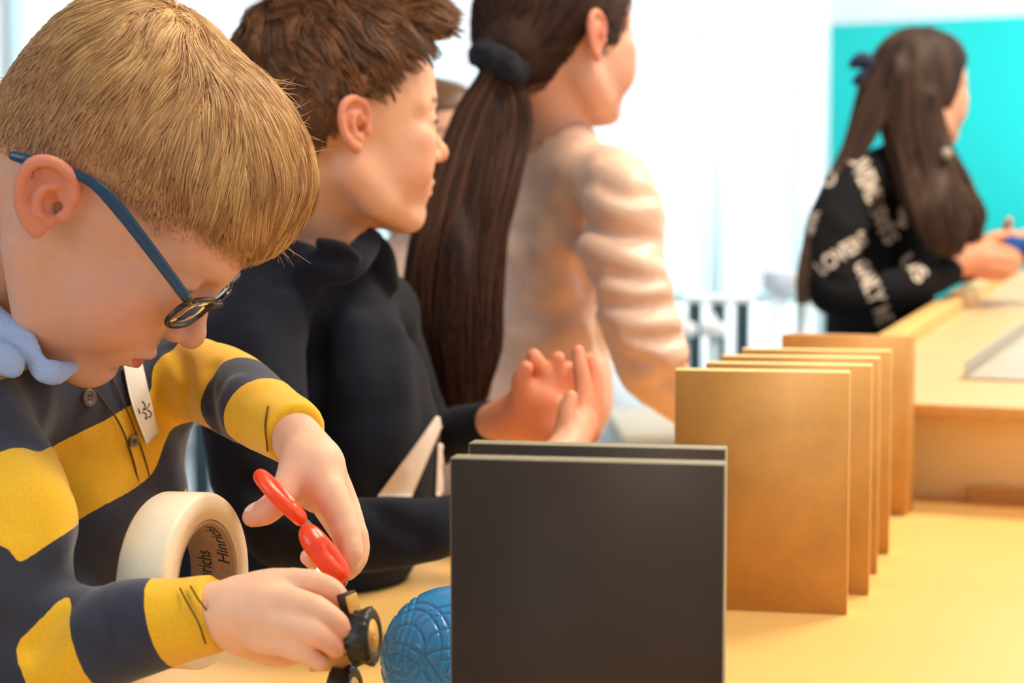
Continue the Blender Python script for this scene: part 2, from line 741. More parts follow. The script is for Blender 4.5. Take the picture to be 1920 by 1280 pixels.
# grey ledge box by the far window
D = 6.2
e = empty('storage_box', (X(1475, D), D, 0), 'small grey and beige cabinet far behind the black sweatshirt', 'cabinet')
zt2 = 1.04 - (508 - 455) / FPX * D
M['cab_grey'] = add_noise(mat('cabinet_grey', rgb(168, 170, 176), 0.6), 12, 0.04)
M['cab_beige'] = add_noise(mat('cabinet_beige', rgb(206, 190, 168), 0.6), 12, 0.04)
slab('top_box', (X(1440, D), D - 0.15, zt2 - 0.08), (X(1475, D), D + 0.15, zt2), M['cab_grey'], parent=e, bev=0.004)
slab('side_box', (X(1475, D), D - 0.14, zt2 - 0.08), (X(1535, D), D + 0.15, zt2 - 0.004), M['cab_beige'], parent=e, bev=0.004)
slab('leg', (X(1448, D), D - 0.1, 0), (X(1470, D), D + 0.1, zt2 - 0.08), M['wall'], parent=e, bev=0.004)
slab('leg', (X(1500, D), D - 0.1, 0), (X(1520, D), D + 0.1, zt2 - 0.08), M['wall'], parent=e, bev=0.004)
# pale low table behind the pink sleeve
D = 3.9
e = empty('side_table', (X(1215, D), D, 0), 'low beige table behind the pink elbow', 'table')
M['beige_top'] = add_noise(mat('beige_top', rgb(222, 208, 184), 0.5), 6, 0.04)
zt3 = 1.04 - (785 - 455) / FPX * D
slab('tabletop', (X(1150, D), D - 0.35, zt3 - 0.03), (X(1400, D), D + 0.25, zt3), M['beige_top'], parent=e, bev=0.006)
for px in (1165, 1380):
    for dy in (-0.3, 0.18):
        slab('leg', (X(px, D) - 0.02, D + dy, 0), (X(px, D) + 0.02, D + dy + 0.04, zt3 - 0.03), M['pale_metal'], parent=e, bev=0.003)

# ------------------------------------------------------------------ the long work table
M['table'] = add_noise(mat('birch_tabletop', rgb(250, 204, 126), 0.38), 3, 0.05, 0.02, stretch=(1, 1, 1))
M['table_edge'] = add_noise(mat('table_edge', rgb(226, 178, 100), 0.5), 40, 0.08)
bsdf(M['table']).inputs['Specular IOR Level'].default_value = 0.3
EDGE = onz(640, 1080, TABLE)                # a point on the left edge of the table
eu = EDGE @ TU
SEAM = onz(1710, 908, TABLE) @ TV          # joint between the two tables
EU2 = P(1705, 777, 2.16) @ TU - 0.03      # the farther table starts under the ramp
for name, v0, v1, lab in (('work_table', -0.6, SEAM - 0.0015, 'long pale wooden work table under the dark boards, nearest part'),
                          ('work_table', SEAM + 0.0015, SEAM + 3.0, 'farther pale wooden work table under the long ramp')):
    eu_n, eu = eu, (eu if v0 < 0 else EU2)
    base = TU * (eu + 0.7) + TV * (v0 + v1) / 2
    e = empty(name, base, lab, 'table')
    slab('tabletop', (eu, v0, TABLE - 0.03), (eu + 1.5, v1, TABLE), M['table'], R=TR, parent=e, bev=0.002)
    slab('edge_band', (eu - 0.004, v0, TABLE - 0.03), (eu - 0.0005, v1, TABLE - 0.0015), M['table_edge'], R=TR, parent=e)
    for a in (eu + 0.08, eu + 1.36):
        for b in (v0 + 0.1, v1 - 0.16):
            slab('leg', (a, b, 0), (a + 0.06, b + 0.06, TABLE - 0.03), M['pale_metal'], R=TR, parent=e, bev=0.003)

eu = EDGE @ TU


def clear(p, gap=0.16):
    """slide a hip or foot point back until it stands clear of the table's left edge"""
    p = np.array(p, float)
    return p - TU * max(0.0, p @ TU - (eu - gap))


# ------------------------------------------------------------------ boards standing on the table like dominoes
M['mdf'] = add_noise(mat('mdf_face', rgb(198, 143, 72), 0.62), 26, 0.10, 0.03)
add_noise(M['mdf'], 420, 0.05)
M['mdf_edge'] = add_noise(mat('mdf_edge', rgb(255, 226, 158), 0.6), 160, 0.06)
M['dark_face'] = add_noise(mat('dark_laminate', rgb(62, 51, 46), 0.6), 30, 0.05, 0.02)
bsdf(M['dark_face']).inputs['Specular IOR Level'].default_value = 0.2
M['dark_edge'] = add_noise(mat('dark_board_edge', rgb(158, 148, 122), 0.6), 120, 0.06)
HB = 0.2097


def board(lx, ly, rx, ry, thick, mf, me_, name, label, group):
    a = onz(lx, ly, TABLE + HB)
    b = onz(rx, ry, TABLE + HB)
    u = nrm(b - a)
    v = np.cross([0, 0, 1], u)
    W = np.linalg.norm(b - a)
    R = np.stack([u, v, [0, 0, 1]])
    mid = (a + b) / 2
    base = mid + v * thick / 2
    base[2] = TABLE
    e = empty(name, base, label, 'board', group)
    f = 0.0008
    slab('core', (-W / 2, f, 0), (W / 2, thick - f, HB), me_, R=R, o=(mid[0], mid[1], TABLE), parent=e, bev=0.0007)
    slab('front_face', (-W / 2 + 0.0006, 0, 0.0006), (W / 2 - 0.0006, f, HB - 0.0006), mf, R=R, o=(mid[0], mid[1], TABLE), parent=e)
    slab('back_face', (-W / 2 + 0.0006, thick - f, 0.0006), (W / 2 - 0.0006, thick, HB - 0.0006), mf, R=R, o=(mid[0], mid[1], TABLE), parent=e)
    return e


G1, G2 = 'dark boards standing on the table', 'brown fibreboards standing in a row'
board(843, 858, 1360, 871, 0.0165, M['dark_face'], M['dark_edge'], 'dark_board', 'dark grey board standing nearest the camera, its face in full view', G1)
board(878, 830, 1361, 842, 0.0165, M['dark_face'], M['dark_edge'], 'dark_board', 'dark grey board standing just behind the nearest dark one', G1)
board(1265, 693, 1595, 698, 0.024, M['mdf'], M['mdf_edge'], 'fibreboard', 'brown fibreboard standing first in the row, its face in full view', G2)
board(1323, 680, 1636, 685, 0.024, M['mdf'], M['mdf_edge'], 'fibreboard', 'brown fibreboard standing second in the row of light edges', G2)
board(1353, 667, 1651, 671, 0.024, M['mdf'], M['mdf_edge'], 'fibreboard', 'brown fibreboard standing third in the row of light edges', G2)
board(1391, 654, 1673, 658, 0.024, M['mdf'], M['mdf_edge'], 'fibreboard', 'brown fibreboard standing fourth, just before the thick block', G2)
board(1465, 627, 1702, 633, 0.045, M['mdf'], M['mdf'], 'fibreboard_block', 'thick brown fibreboard block at the far end of the row', G2)

# ------------------------------------------------------------------ the ramp with its side rail
M['ramp'] = add_noise(mat('ramp_plywood', rgb(232, 194, 146), 0.5), 4, 0.05, 0.02)
M['ramp_edge'] = add_noise(mat('ramp_edge', rgb(206, 152, 84), 0.6), 60, 0.08)
M['gap_brightener'] = add_noise(mat('pale_brightener', rgb(255, 226, 168), 0.5), 6, 0.04)  # base colour lightened to make up for the shade under the deck
M['rail'] = add_noise(mat('rail_wood', rgb(238, 192, 118), 0.5), 10, 0.06)


def bar_between(name, a, b, wid, hgt, m, parent, side=TU, top=True):
    """box whose top centre line runs from a to b"""
    a, b = np.asarray(a), np.asarray(b)
    v = nrm(b - a)
    u = nrm(side - v * (side @ v))
    n = np.cross(u, v)
    R = np.stack([u, v, n])
    c = (a + b) / 2 - n * hgt / 2
    return bevel_box(name, c, (wid / 2, np.linalg.norm(b - a) / 2, hgt / 2), R, m, 0.002, parent)


def zat(px, py, D):
    return P(px, py, D)


rb = P(1712, 645, 2.50)            # two points along the left side of the ramp top
rc = P(1850, 550, 3.30)
rv = nrm(rc - rb)
ra = rb - rv * 0.60                # near left corner
ramp = empty('wooden_ramp', (ra[0] + 0.4, ra[1] + 0.8, TABLE), 'long pale wooden ramp rising away behind the boards', 'ramp')
cl = ra + TU * 0.45
cl2 = cl + rv * 2.5
bar_between('deck', cl, cl2, 0.9, 0.017, M['ramp'], ramp)
bar_between('front_lip', cl - rv * 0.0035 - np.array([0, 0, 0.0012]), cl + rv * 0.001 - np.array([0, 0, 0.0012]), 0.9, 0.0155, M['ramp_edge'], ramp)
q = ra + rv * 0.10
slab('gap_brightener', (0.012, 0, TABLE + 0.0005 - q[2]), (0.88, 0.014, -0.022), M['gap_brightener'], R=TR, o=q, parent=ramp, bev=0.001)  # added board closing the gap under the deck so it looks lit
for a, s in ((0.03, 0.05), (0.03, 0.9), (0.85, 0.05), (0.85, 0.9)):
    q = ra + TU * a + rv * (0.2 + s * 1.4)
    slab('support', (-0.02, -0.02, TABLE - q[2]), (0.02, 0.02, -0.02), M['ramp_edge'], R=TR, o=q, parent=ramp, bev=0.001)
up = nrm(np.cross(TU, rv))
up = up if up[2] > 0 else -up
r1 = ra + up * 0.0235 - TU * 0.0205 + rv * 0.02
r2 = r1 + rv * 2.0
railo = empty('wooden_rail', (r1[0], r1[1], TABLE), 'straight pale wooden rail running from the thick block to the far girl', 'rail')
bar_between('rail_bar', r1, r2, 0.038, 0.045, M['rail'], railo)
for s in (0.06, 0.5, 0.93):
    q = r1 + (r2 - r1) * s
    slab('post', (-0.011, -0.02, TABLE - q[2]), (0.011, 0.02, -0.044), M['ramp_edge'], R=TR, o=q, parent=railo, bev=0.001)

# small notched plate lying on the table at the right edge
q0 = onz(1818, 940, TABLE)
plate = empty('wooden_plate', q0 + TU * 0.15, 'flat notched wooden plate lying under the ramp at the right edge', 'plate')
bm = bmesh.new()
ol = [(0, 0), (0.3, 0), (0.3, 0.10), (0.035, 0.10), (0.035, 0.085), (0.012, 0.085), (0.012, 0.07), (0.035, 0.07), (0.035, 0.05), (0.006, 0.05), (0.006, 0.035), (0.03, 0.035), (0.03, 0.02), (0, 0.02)]
vs = [bm.verts.new((x, y, 0)) for x, y in ol]
fc = bm.faces.new(vs)
ex = bmesh.ops.extrude_face_region(bm, geom=[fc])
bmesh.ops.translate(bm, vec=(0, 0, 0.019), verts=[g for g in ex['geom'] if isinstance(g, bmesh.types.BMVert)])
bmesh.ops.recalc_face_normals(bm, faces=bm.faces)
me = bpy.data.meshes.new('plate_board')
bm.to_mesh(me)
bm.free()
M['plate'] = add_noise(mat('plate_wood', rgb(232, 206, 158), 0.6), 8, 0.05)
o = link('plate_board', me, plate, M['plate'])
me.materials.append(M['ramp_edge'])
for p in me.polygons:
    p.material_index = 0 if abs(p.normal.z) > 0.5 else 1
mw = Matrix(TR.T.tolist()).to_4x4()
mw.translation = Vector(q0 - np.array(plate.location))
o.matrix_basis = mw

# translucent channel lying on the ramp
M['plastic'] = add_noise(mat('frosted_plastic', rgb(214, 208, 196), 0.3, Transmission_Weight=0.25, IOR=1.2), 14, 0.04)
def on_ramp(px, py):
    n = nrm(np.cross(TU, rv))
    r = CF + (px - 960) / FPX * CR + (640 - py) / FPX * CU
    return CAM + r * (((ra - CAM) @ n) / (r @ n))
c1 = on_ramp(1812, 712)
c2 = on_ramp(2040, 540)
cv = nrm(c2 - c1)
nn = nrm(np.cross(TU, rv))
if nn[2] < 0:
    nn = -nn
cu = np.cross(cv, nn)
chan = empty('plastic_channel', c1, 'greyish translucent plastic channel lying on the wooden ramp', 'channel')
Rc = np.stack([cu, cv, nn])
L = np.linalg.norm(c2 - c1)
slab('channel_floor', (0, 0, 0.001), (0.12, L, 0.004), M['plastic'], R=Rc, o=c1, parent=chan, bev=0.001)
slab('channel_wall', (-0.003, 0, 0.001), (0.0, L, 0.026), M['plastic'], R=Rc, o=c1, parent=chan, bev=0.001)
slab('channel_wall', (0.12, 0, 0.001), (0.123, L, 0.026), M['plastic'], R=Rc, o=c1, parent=chan, bev=0.001)
slab('end_clip', (0.085, 0.0, 0.004), (0.119, 0.012, 0.02), M['dark_metal'], R=Rc, o=c1, parent=chan, bev=0.001)

# ================================================================== HEADS AND HANDS
def head_sdf(S, F, fat=1.0, mouth_open=0.0, ears=(-1, 1), ear_rot=-0.12, ear_s=0.82):
    """a child's head in millimetres: x forward, y to its left, z up, origin between the ears"""
    s = F.s
    mm = lambda c: F.w(c)
    L = lambda pts: np.array([F.w(p) for p in pts])
    E = lambda c, r, k=10, sub=False, R=None: S.ell(mm(c), np.array(r) * s, F.R if R is None else R, k * s, sub)
    C = lambda pts, r, k=8, sub=False: S.tube(L(pts), np.array(r) * s, k * s, sub)
    E((-3, 0, 37), (83, 71, 79))
    E((28, 0, 50), (59, 60, 56), 14)
    E((34, 0, -8), (52, 52, 60), 16)
    for y in (-1, 1):
        C([(2, 47 * y, -30), (32, 38 * y, -54), (64, 16 * y, -66)], (15, 15, 12), 22)
        E((54, 31 * y, -20), (27 * fat, 22 * fat, 27 * fat), 16)
        E((62, 36 * y, 2), (16, 16, 12), 14)
    E((73, 0, -66), (13, 17, 12), 14)
    E((74, 0, -38), (17, 24, 22), 14)
    for y in (-1, 1):
        C([(80, 8 * y, 33), (74, 26 * y, 36), (60, 44 * y, 31)], (7, 7.5, 7), 12)
        E((90, 24 * y, 17), (13, 15, 11), 9, True)
        S.ball(mm((69, 29 * y, 17)), 14.6 * s, 5 * s)
    C([(81, 0, 25), (89, 0, 10), (97, 0, -2)], (6, 6, 7), 9)
    S.ball(mm((99.5, 0, -6.5)), 7.2 * s, 8 * s)
    for y in (-1, 1):
        S.ball(mm((91.5, 7.8 * y, -10.5)), 5.2 * s, 6 * s)
        E((96, 4.6 * y, -16.5), (4, 2.2, 3), 2, True)
        # eye opening: almond cut through the lid
        E((84, 29.5 * y, 16.5), (9, 10, 3.6), 1.5, True)
    # lips
    C([(83, -15, -38), (88, -9, -34.5), (91.5, -3, -32.5), (91, 0, -33.4), (91.5, 3, -32.5), (88, 9, -34.5), (83, 15, -38)], (1.6, 2.8, 3.3, 3.0, 3.3, 2.8, 1.6), 3)
    C([(82.5, -14, -39.5), (87.5, -8, -42.5), (89.5, 0, -43.5), (87.5, 8, -42.5), (82.5, 14, -39.5)], (1.6, 3.4, 4.0, 3.4, 1.6), 3)
    C([(84, -17, -38.6), (93, -8, -38 - mouth_open), (97, 0, -37.8 - mouth_open), (93, 8, -38 - mouth_open), (84, 17, -38.6)], (0.6, 1.0 + mouth_open, 1.2 + mouth_open, 1.0 + mouth_open, 0.6), 1.6, True)
    E((84, 0, -51), (8, 12, 4), 8, True)
    for y in ears:
        # each ear lies in a plane that opens outwards at the back
        ca, sa = math.cos(ear_rot), math.sin(ear_rot)
        def ep(x, z, o=0.0):
            x2, z2 = (x * ca + z * sa) * ear_s * 1.12, (-x * sa + z * ca) * ear_s
            return (x2 - 2, y * (70.0 + 0.42 * max(0, 8 - x2) + o), z2 + 4)
        def e_in(x, z, o, r, k, sub=False):
            Rt_ = _tilt(F, y)
            Rr = np.stack([ca * Rt_[0] - sa * Rt_[2], Rt_[1], sa * Rt_[0] + ca * Rt_[2]])
            S.ell(mm(ep(x, z, o)), np.array(r) * s * ear_s, Rr, k * s, sub)
        e_in(-5, 3, -1.5, (16.5, 4.6, 27), 6)
        CS = lambda pts, r, k: C([tuple(x[:3]) for x in spline(np.column_stack([pts, r]), 26)], spline(np.column_stack([pts, r]), 26)[:, 3], k)
        CS([ep(9, 0, 1), ep(11, 13, 1.5), ep(6, 24, 2), ep(-6, 28.5, 2.6), ep(-16, 23, 3), ep(-20, 10, 3), ep(-18, -5, 2.6), ep(-11, -16, 1.8), ep(-4, -21, 0.5)],
          (2.6, 3.3, 3.7, 3.8, 3.8, 3.6, 3.4, 4.0, 4.8), 3.5)
        e_in(0, 1, 5.5, (8.4, 8.4, 10.5), 2.5, True)
        S.ball(mm(ep(4, -1, 0.0)), 4.2 * s, 2 * s, True)
        C([ep(6, 18, 5.2), ep(-4, 21.5, 6), ep(-12, 17, 6.5), ep(-14.5, 7, 6.8), ep(-12, -5, 6)], (2.4, 3.0, 3.0, 2.8, 2.0), 2.5, True)
        C([ep(0, 15, 2.2), ep(-6, 11, 3.2), ep(-8.5, 2, 3.6), ep(-6, -8, 3.2), ep(2, -12, 2)], (2.2, 2.6, 2.6, 2.6, 2.0), 3)
        C([ep(7, 7, 1.0), ep(3, 8, 1.2)], (1.8, 1.4), 2.5)
        S.ball(mm(ep(8.5, -3.5, 1.2)), 3.6 * s, 4 * s)


def _tilt(F, y):
    a = -0.40 * y
    c, sn = math.cos(a), math.sin(a)
    # rotate local x/y about z
    x = c * F.R[0] + sn * F.R[1]
    yv = -sn * F.R[0] + c * F.R[1]
    return np.stack([x, yv, F.R[2]])


SKIN = np.array(rgb(236, 180, 150)[:3])
SKIN_RED = np.array(rgb(214, 112, 84)[:3])
LIP = np.array(rgb(190, 88, 80)[:3])


def mixc(c, d, t):
    return c * (1 - t[:, None]) + np.asarray(d)[None, :] * t[:, None]


def head_color(v, F, base=SKIN, brow=(0.2, 0.1, 0.05), brow_s=0.6, red=1.0):
    p = F.l(v)
    c = np.tile(base, (len(v), 1)).astype(float)
    near = (np.linalg.norm(p, axis=1) < 150)
    ch = np.exp(-((p[:, 0] - 66) ** 2 + (np.abs(p[:, 1]) - 38) ** 2 + (p[:, 2] + 20) ** 2) / 24 ** 2)
    c = mixc(c, SKIN_RED, np.clip(ch * 0.34 * red, 0, 1) * near)
    no = np.exp(-((p[:, 0] - 102) ** 2 + p[:, 1] ** 2 + (p[:, 2] + 8) ** 2) / 12 ** 2)
    c = mixc(c, SKIN_RED, no * 0.3 * near)
    ear = sstep(66, 74, np.abs(p[:, 1])) * sstep(32, 22, np.abs(p[:, 0] + 6)) * sstep(40, 32, np.abs(p[:, 2] - 6))
    c = mixc(c, SKIN_RED, ear * 0.55 * near)
    # lips
    zz = p[:, 2] + 38
    lw = 15.5
    up = 5.2 * (1 - (np.abs(p[:, 1]) / lw) ** 2) + 0.4
    lo = 7.4 * (1 - (np.abs(p[:, 1]) / lw) ** 2)
    m = (np.abs(p[:, 1]) < lw) & (p[:, 0] > 78) & near
    t = sstep(1.2, -0.6, np.maximum(zz - up, -lo - zz)) * m
    c = mixc(c, LIP, t * 0.8)
    # nostrils and the corner of the eye a little darker, brows hair coloured
    nb = np.exp(-((p[:, 0] - 96) ** 2 + (np.abs(p[:, 1]) - 4.8) ** 2 + (p[:, 2] + 16) ** 2) / 3.4 ** 2)
    c = mixc(c, SKIN_RED * 0.45, nb * 0.7 * near)
    yb = np.abs(p[:, 1])
    zb = 33.5 + 4.5 * np.sin(np.clip((yb - 10) / 36, 0, 1) * 2.6)
    t = np.exp(-((p[:, 2] - zb) / 2.6) ** 2) * sstep(8, 13, yb) * sstep(48, 40, yb) * (p[:, 0] > 40) * near
    c = mixc(c, brow, t * brow_s)
    # lash line
    e = ((yb - 29.5) / 12.5) ** 2 + ((p[:, 2] - 16.8) / 5.6) ** 2
    t = np.exp(-((e - 0.75) / 0.38) ** 2) * (p[:, 0] > 70) * near * sstep(14, 17.5, p[:, 2])
    c = mixc(c, (0.05, 0.025, 0.02), t * 0.8)
    return c


def eyes(F, parent, iris=(0.10, 0.06, 0.03), look=(1, 0, 0)):
    for y in (-1, 1):
        S = SDF()
        S.ball(F.w((69, 29 * y, 17)), 13.0 * F.s)
        v, q = S.mesh(1.3 * F.s)
        d = F.l(v) - np.array((69, 29 * y, 17))
        d /= np.linalg.norm(d, axis=1, keepdims=True)
        a = d @ nrm(look)
        c = np.tile((0.82, 0.78, 0.75), (len(v), 1))
        c = mixc(c, iris, sstep(0.885, 0.905, a))
        c = mixc(c, (0.01, 0.01, 0.01), sstep(0.975, 0.985, a))
        me = mesh_np('eyeball', v, q)
        setcol(me, c)
        put(link('eyeball', me, None, M['eye']), parent)


        L_ = SDF()
        L_.tube(np.array([F.w(c_) for c_ in ((77, 41 * y, 15.5), (82, 36 * y, 19), (84.5, 29 * y, 20.6), (84, 22 * y, 19), (83, 17 * y, 15.5))]), np.array([0.0007, 0.0010, 0.0012, 0.0011, 0.0006]), 0.001)
        v, q = L_.mesh(0.0009)
        put(link('eyelashes', mesh_np('eyelashes', v, q), None, M['lash']), parent)


M['eye'] = mat_col('eye', 0.1)
M['lash'] = mat('eyelash', rgb(40, 26, 20), 0.7)


def walk(fld, root, dirf, step, K, lift, clump=None, seed=0):
    """grow hairs over a surface: roots (N,3); dirf(p, t)->(N,3); lift(t) distance above it"""
    p = root.copy()
    out = [p.copy()]
    for i in range(1, K):
        t = i / (K - 1)
        d = dirf(p, t)
        g = fld.grad(p)
        d = d - g * (d * g).sum(1, keepdims=True)
        d /= np.linalg.norm(d, axis=1, keepdims=True) + 1e-9
        p = p + d * (step[:, None] if np.ndim(step) else step)
        dist = fld.ev(p)
        g = fld.grad(p)
        tgt = lift(t)
        far = dist > 0.045
        corr = np.where(far, 0, np.clip(dist - tgt, -0.006, 0.006))
        p = p - g * corr[:, None]
        out.append(p.copy())
    return np.stack(out, 1)


def finish(name, v, q, c, m, parent, disp=None):
    if disp is not None:
        v = v + vnormals(v, q) * disp[:, None]
    me = mesh_np(name, v, q)
    setcol(me, c)
    return put(link(name, me, None, m), parent)


def fold(S, pts, r, h, D0, k=0.010, sub=False, n=10, taper=0.45):
    """raise (or press in) a soft crease of height h along picture points seated on the cloth"""
    q = spline(np.asarray(pts, float), n)
    p = march(S, q[:, 0], q[:, 1], D0)
    ok = np.abs(S.ev(p)) < 0.004
    if ok.sum() < 3:
        return
    p = p[ok]
    n = len(p)
    g = S.grad(p)
    t = np.linspace(-1, 1, n)
    prof = 1 - (1 - taper) * t ** 2
    rad = r * prof
    c = p + g * ((rad - h * prof) if sub else -(rad - h * prof))[:, None]
    S.tube(c, rad, k, sub)


def smooth_scalar(x, q, n, it=4):
    cnt = np.bincount(q.ravel(), minlength=n).astype(float)
    for _ in range(it):
        m = x[q].mean(1)
        acc = np.zeros(n)
        for i in range(4):
            acc += np.bincount(q[:, i], m, n)
        x = acc / np.maximum(cnt, 1)
    return x

# ================================================================== BLOND BOY
def march(S, x, y, D0, D1=None, n=110, dirpx=None):
    """first hit of S along the sight line through one picture point (used to seat labels and buttons on cloth)"""
    x = np.atleast_1d(np.asarray(x, float))
    y = np.atleast_1d(np.asarray(y, float))
    r = CF[None] + ((x - 960) / FPX)[:, None] * CR + ((640 - y) / FPX)[:, None] * CU
    t = np.full(len(x), float(D0))
    for _ in range(n):
        d = S.ev(CAM + r * t[:, None])
        t = t + np.minimum(d * 0.7, 0.018)
    return CAM + r * t[:, None]


def decal(name, S, outline_fn, m, parent, nu=14, nv=14, off=0.0006, th=0.0006, D0=0.8):
    """thin cloth/paper patch lying on the surface S; outline_fn(u,v) -> px,py"""
    u, v = np.meshgrid(np.linspace(0, 1, nu), np.linspace(0, 1, nv), indexing='ij')
    x, y = outline_fn(u.ravel(), v.ravel())
    p = march(S, x, y, D0)
    bad = np.abs(S.ev(p)) > 0.004
    if bad.any():
        good = np.where(~bad)[0]
        for i_ in np.where(bad)[0]:
            p[i_] = p[good[((x[good] - x[i_]) ** 2 + (y[good] - y[i_]) ** 2).argmin()]]
    g = S.grad(p)
    a = p + g * off
    b = p + g * (off + th)
    N = nu * nv
    vs = np.concatenate([b, a])
    i = np.arange(nu - 1)[:, None] * nv + np.arange(nv - 1)[None]
    q = np.stack([i, i + 1, i + nv + 1, i + nv], -1).reshape(-1, 4)
    qs = [q, q[:, ::-1] + N]
    def rim(idx):
        idx = np.asarray(idx)
        return np.stack([idx[:-1], idx[1:], idx[1:] + N, idx[:-1] + N], 1)
    qs += [rim(np.arange(nv)), rim(np.arange(nv) + (nu - 1) * nv), rim(np.arange(nu) * nv), rim(np.arange(nu) * nv + nv - 1)]
    me = mesh_np(name, vs, np.concatenate(qs))
    return put(link(name, me, None, m), parent)


def surf_line(name, S, pts, rad, m, parent, n=30, off=0.0002, D0=0.8, sides=5):
    """a thread or seam lying on a surface, drawn through picture points"""
    q = spline(pts, n)
    p = march(S, q[:, 0], q[:, 1], D0)
    p = p + S.grad(p) * off
    t = np.gradient(p, axis=0)
    t /= np.linalg.norm(t, axis=1, keepdims=True)
    a = np.cross(t, S.grad(p))
    a /= np.linalg.norm(a, axis=1, keepdims=True)
    b = np.cross(t, a)
    th = np.arange(sides) * 2 * math.pi / sides
    v = (p[:, None] + rad * (a[:, None] * np.cos(th)[None, :, None] + b[:, None] * np.sin(th)[None, :, None])).reshape(-1, 3)
    i = np.arange(n - 1)[:, None] * sides + np.arange(sides)[None]
    j = np.arange(n - 1)[:, None] * sides + (np.arange(sides)[None] + 1) % sides
    f = np.stack([i, j, j + sides, i + sides], -1).reshape(-1, 4)
    return v, f


def merge(name, parts, m, parent):
    vs, fs, n = [], [], 0
    for v, f in parts:
        vs.append(v)
        fs.append(f + n)
        n += len(v)
    return put(link(name, mesh_np(name, np.concatenate(vs), np.concatenate(fs)), None, m), parent)


def chain_s(p, rows, n=40):
    """arc position along a px path (in px) and distance/radius, for banding sleeves"""
    r = spline(np.asarray(rows, float), n)
    pts = np.array([P(x, y, D) for x, y, D, _ in r])
    rad = np.array([pr(q, D) for x, y, D, q in r])
    s = np.concatenate([[0], np.cumsum(np.hypot(np.diff(r[:, 0]), np.diff(r[:, 1])))])
    best = np.full(len(p), 1e9)
    bs = np.zeros(len(p))
    for i in range(n - 1):
        ba = pts[i + 1] - pts[i]
        t = np.clip(((p - pts[i]) @ ba) / (ba @ ba), -0.3 if i == 0 else 0, 1.3 if i == n - 2 else 1)
        d = np.linalg.norm(p - pts[i] - t[:, None] * ba, axis=1) / (rad[i] + (rad[i + 1] - rad[i]) * np.clip(t, 0, 1))
        m = d < best
        best[m] = d[m]
        bs[m] = (s[i] + t * (s[i + 1] - s[i]))[m]
    return bs, best


def legs(name, parent, hip, dx, m, shoe_m, rad=0.065, h=0.008, face=(1, 0)):
    """trousers and shoes below the table line so that each child stands on the floor"""
    S = SDF()
    f = nrm([face[0], face[1], 0])
    for s in (-1, 1):
        a = np.array(hip) + np.array([dx[0], dx[1], 0]) * s
        S.tube([a, [a[0] + f[0] * 0.02, a[1] + f[1] * 0.02, a[2] * 0.52], [a[0], a[1], 0.07]], [rad, rad * 0.8, rad * 0.62], 0.02)
    v, q = S.mesh(h)
    put(link(name, mesh_np(name, v, q), None, m), parent)
    for s in (-1, 1):
        a = np.array(hip) + np.array([dx[0], dx[1], 0]) * s
        S = SDF()
        a0 = np.array([a[0], a[1], 0.038])
        S.tube([a0 - f * 0.04, a0 + f * 0.12], [0.037, 0.032], 0.01)
        S.tube([a0, a0 + np.array([0, 0, 0.05])], [0.04, 0.036], 0.02)
        S.cut(lambda p: -(p[:, 2] - 0.002))
        v, q = S.mesh(0.006)
        put(link('shoe', mesh_np('shoe', v, q), None, shoe_m), parent)


M['jeans'] = add_noise(mat('denim', rgb(40, 50, 74), 0.85), 300, 0.15, 0.1, dist=0.0005)
M['shoe'] = add_noise(mat('shoe_leather', rgb(70, 66, 64), 0.6), 30, 0.1)

YEL = rgb(236, 182, 26)
NAVY = rgb(38, 43, 64)
M['rugby'] = mat('striped_jersey', rough=0.85)
m_ = M['rugby']
at = nd(m_, 'ShaderNodeAttribute', attribute_name='band')
wv = nd(m_, 'ShaderNodeMath', operation='GREATER_THAN')
wv.inputs[1].default_value = 0.0
lk(m_, at.outputs['Fac'], wv.inputs[0])
mx = nd(m_, 'ShaderNodeMix', data_type='RGBA')
mx.inputs[6].default_value = NAVY
mx.inputs[7].default_value = YEL
lk(m_, wv.outputs[0], mx.inputs[0])
lk(m_, mx.outputs[2], bsdf(m_).inputs['Base Color'])
add_noise(m_, 900, 0.10, 0.35, dist=0.0004)
bsdf(m_).inputs['Sheen Weight'].default_value = 0.25
M['thread'] = mat('dark_thread', rgb(92, 62, 20), 0.8)
M['denim_l'] = add_noise(mat('pale_blue_cotton', rgb(160, 180, 224), 0.8), 900, 0.12, 0.3, dist=0.0003)
M['label'] = add_noise(mat('paper_label', rgb(238, 232, 224), 0.5), 60, 0.04)
M['ink'] = mat('ink', rgb(60, 56, 60), 0.6)
M['button'] = add_noise(mat('grey_button', rgb(120, 104, 96), 0.4), 200, 0.15)

base = clear(P(-175, 1560, 1.22))
blond = empty('person', (base[0], base[1], 0), 'blond boy in a yellow and navy striped rugby shirt, head bent over scissors', 'person')

f_ = nrm((0.640, 0.036, -0.755))
HB1 = Frame(P(167, 384, 1.022), f_, (0.05, 0.99, 0.07), 0.00106)
far_arm = [(285, 690, 1.22, 92), (350, 705, 1.17, 80), (432, 735, 1.12, 78), (505, 782, 1.06, 70), (552, 814, 1.025, 60)]
near_up = [(-75, 790, 1.00, 118), (-25, 900, 0.98, 132), (20, 985, 0.95, 122), (-10, 1120, 0.93, 112), (-40, 1255, 0.93, 100)]
near_fore = [(-50, 1300, 0.93, 96), (60, 1262, 0.925, 92), (180, 1215, 0.92, 84), (290, 1176, 0.915, 78), (400, 1150, 0.91, 74)]

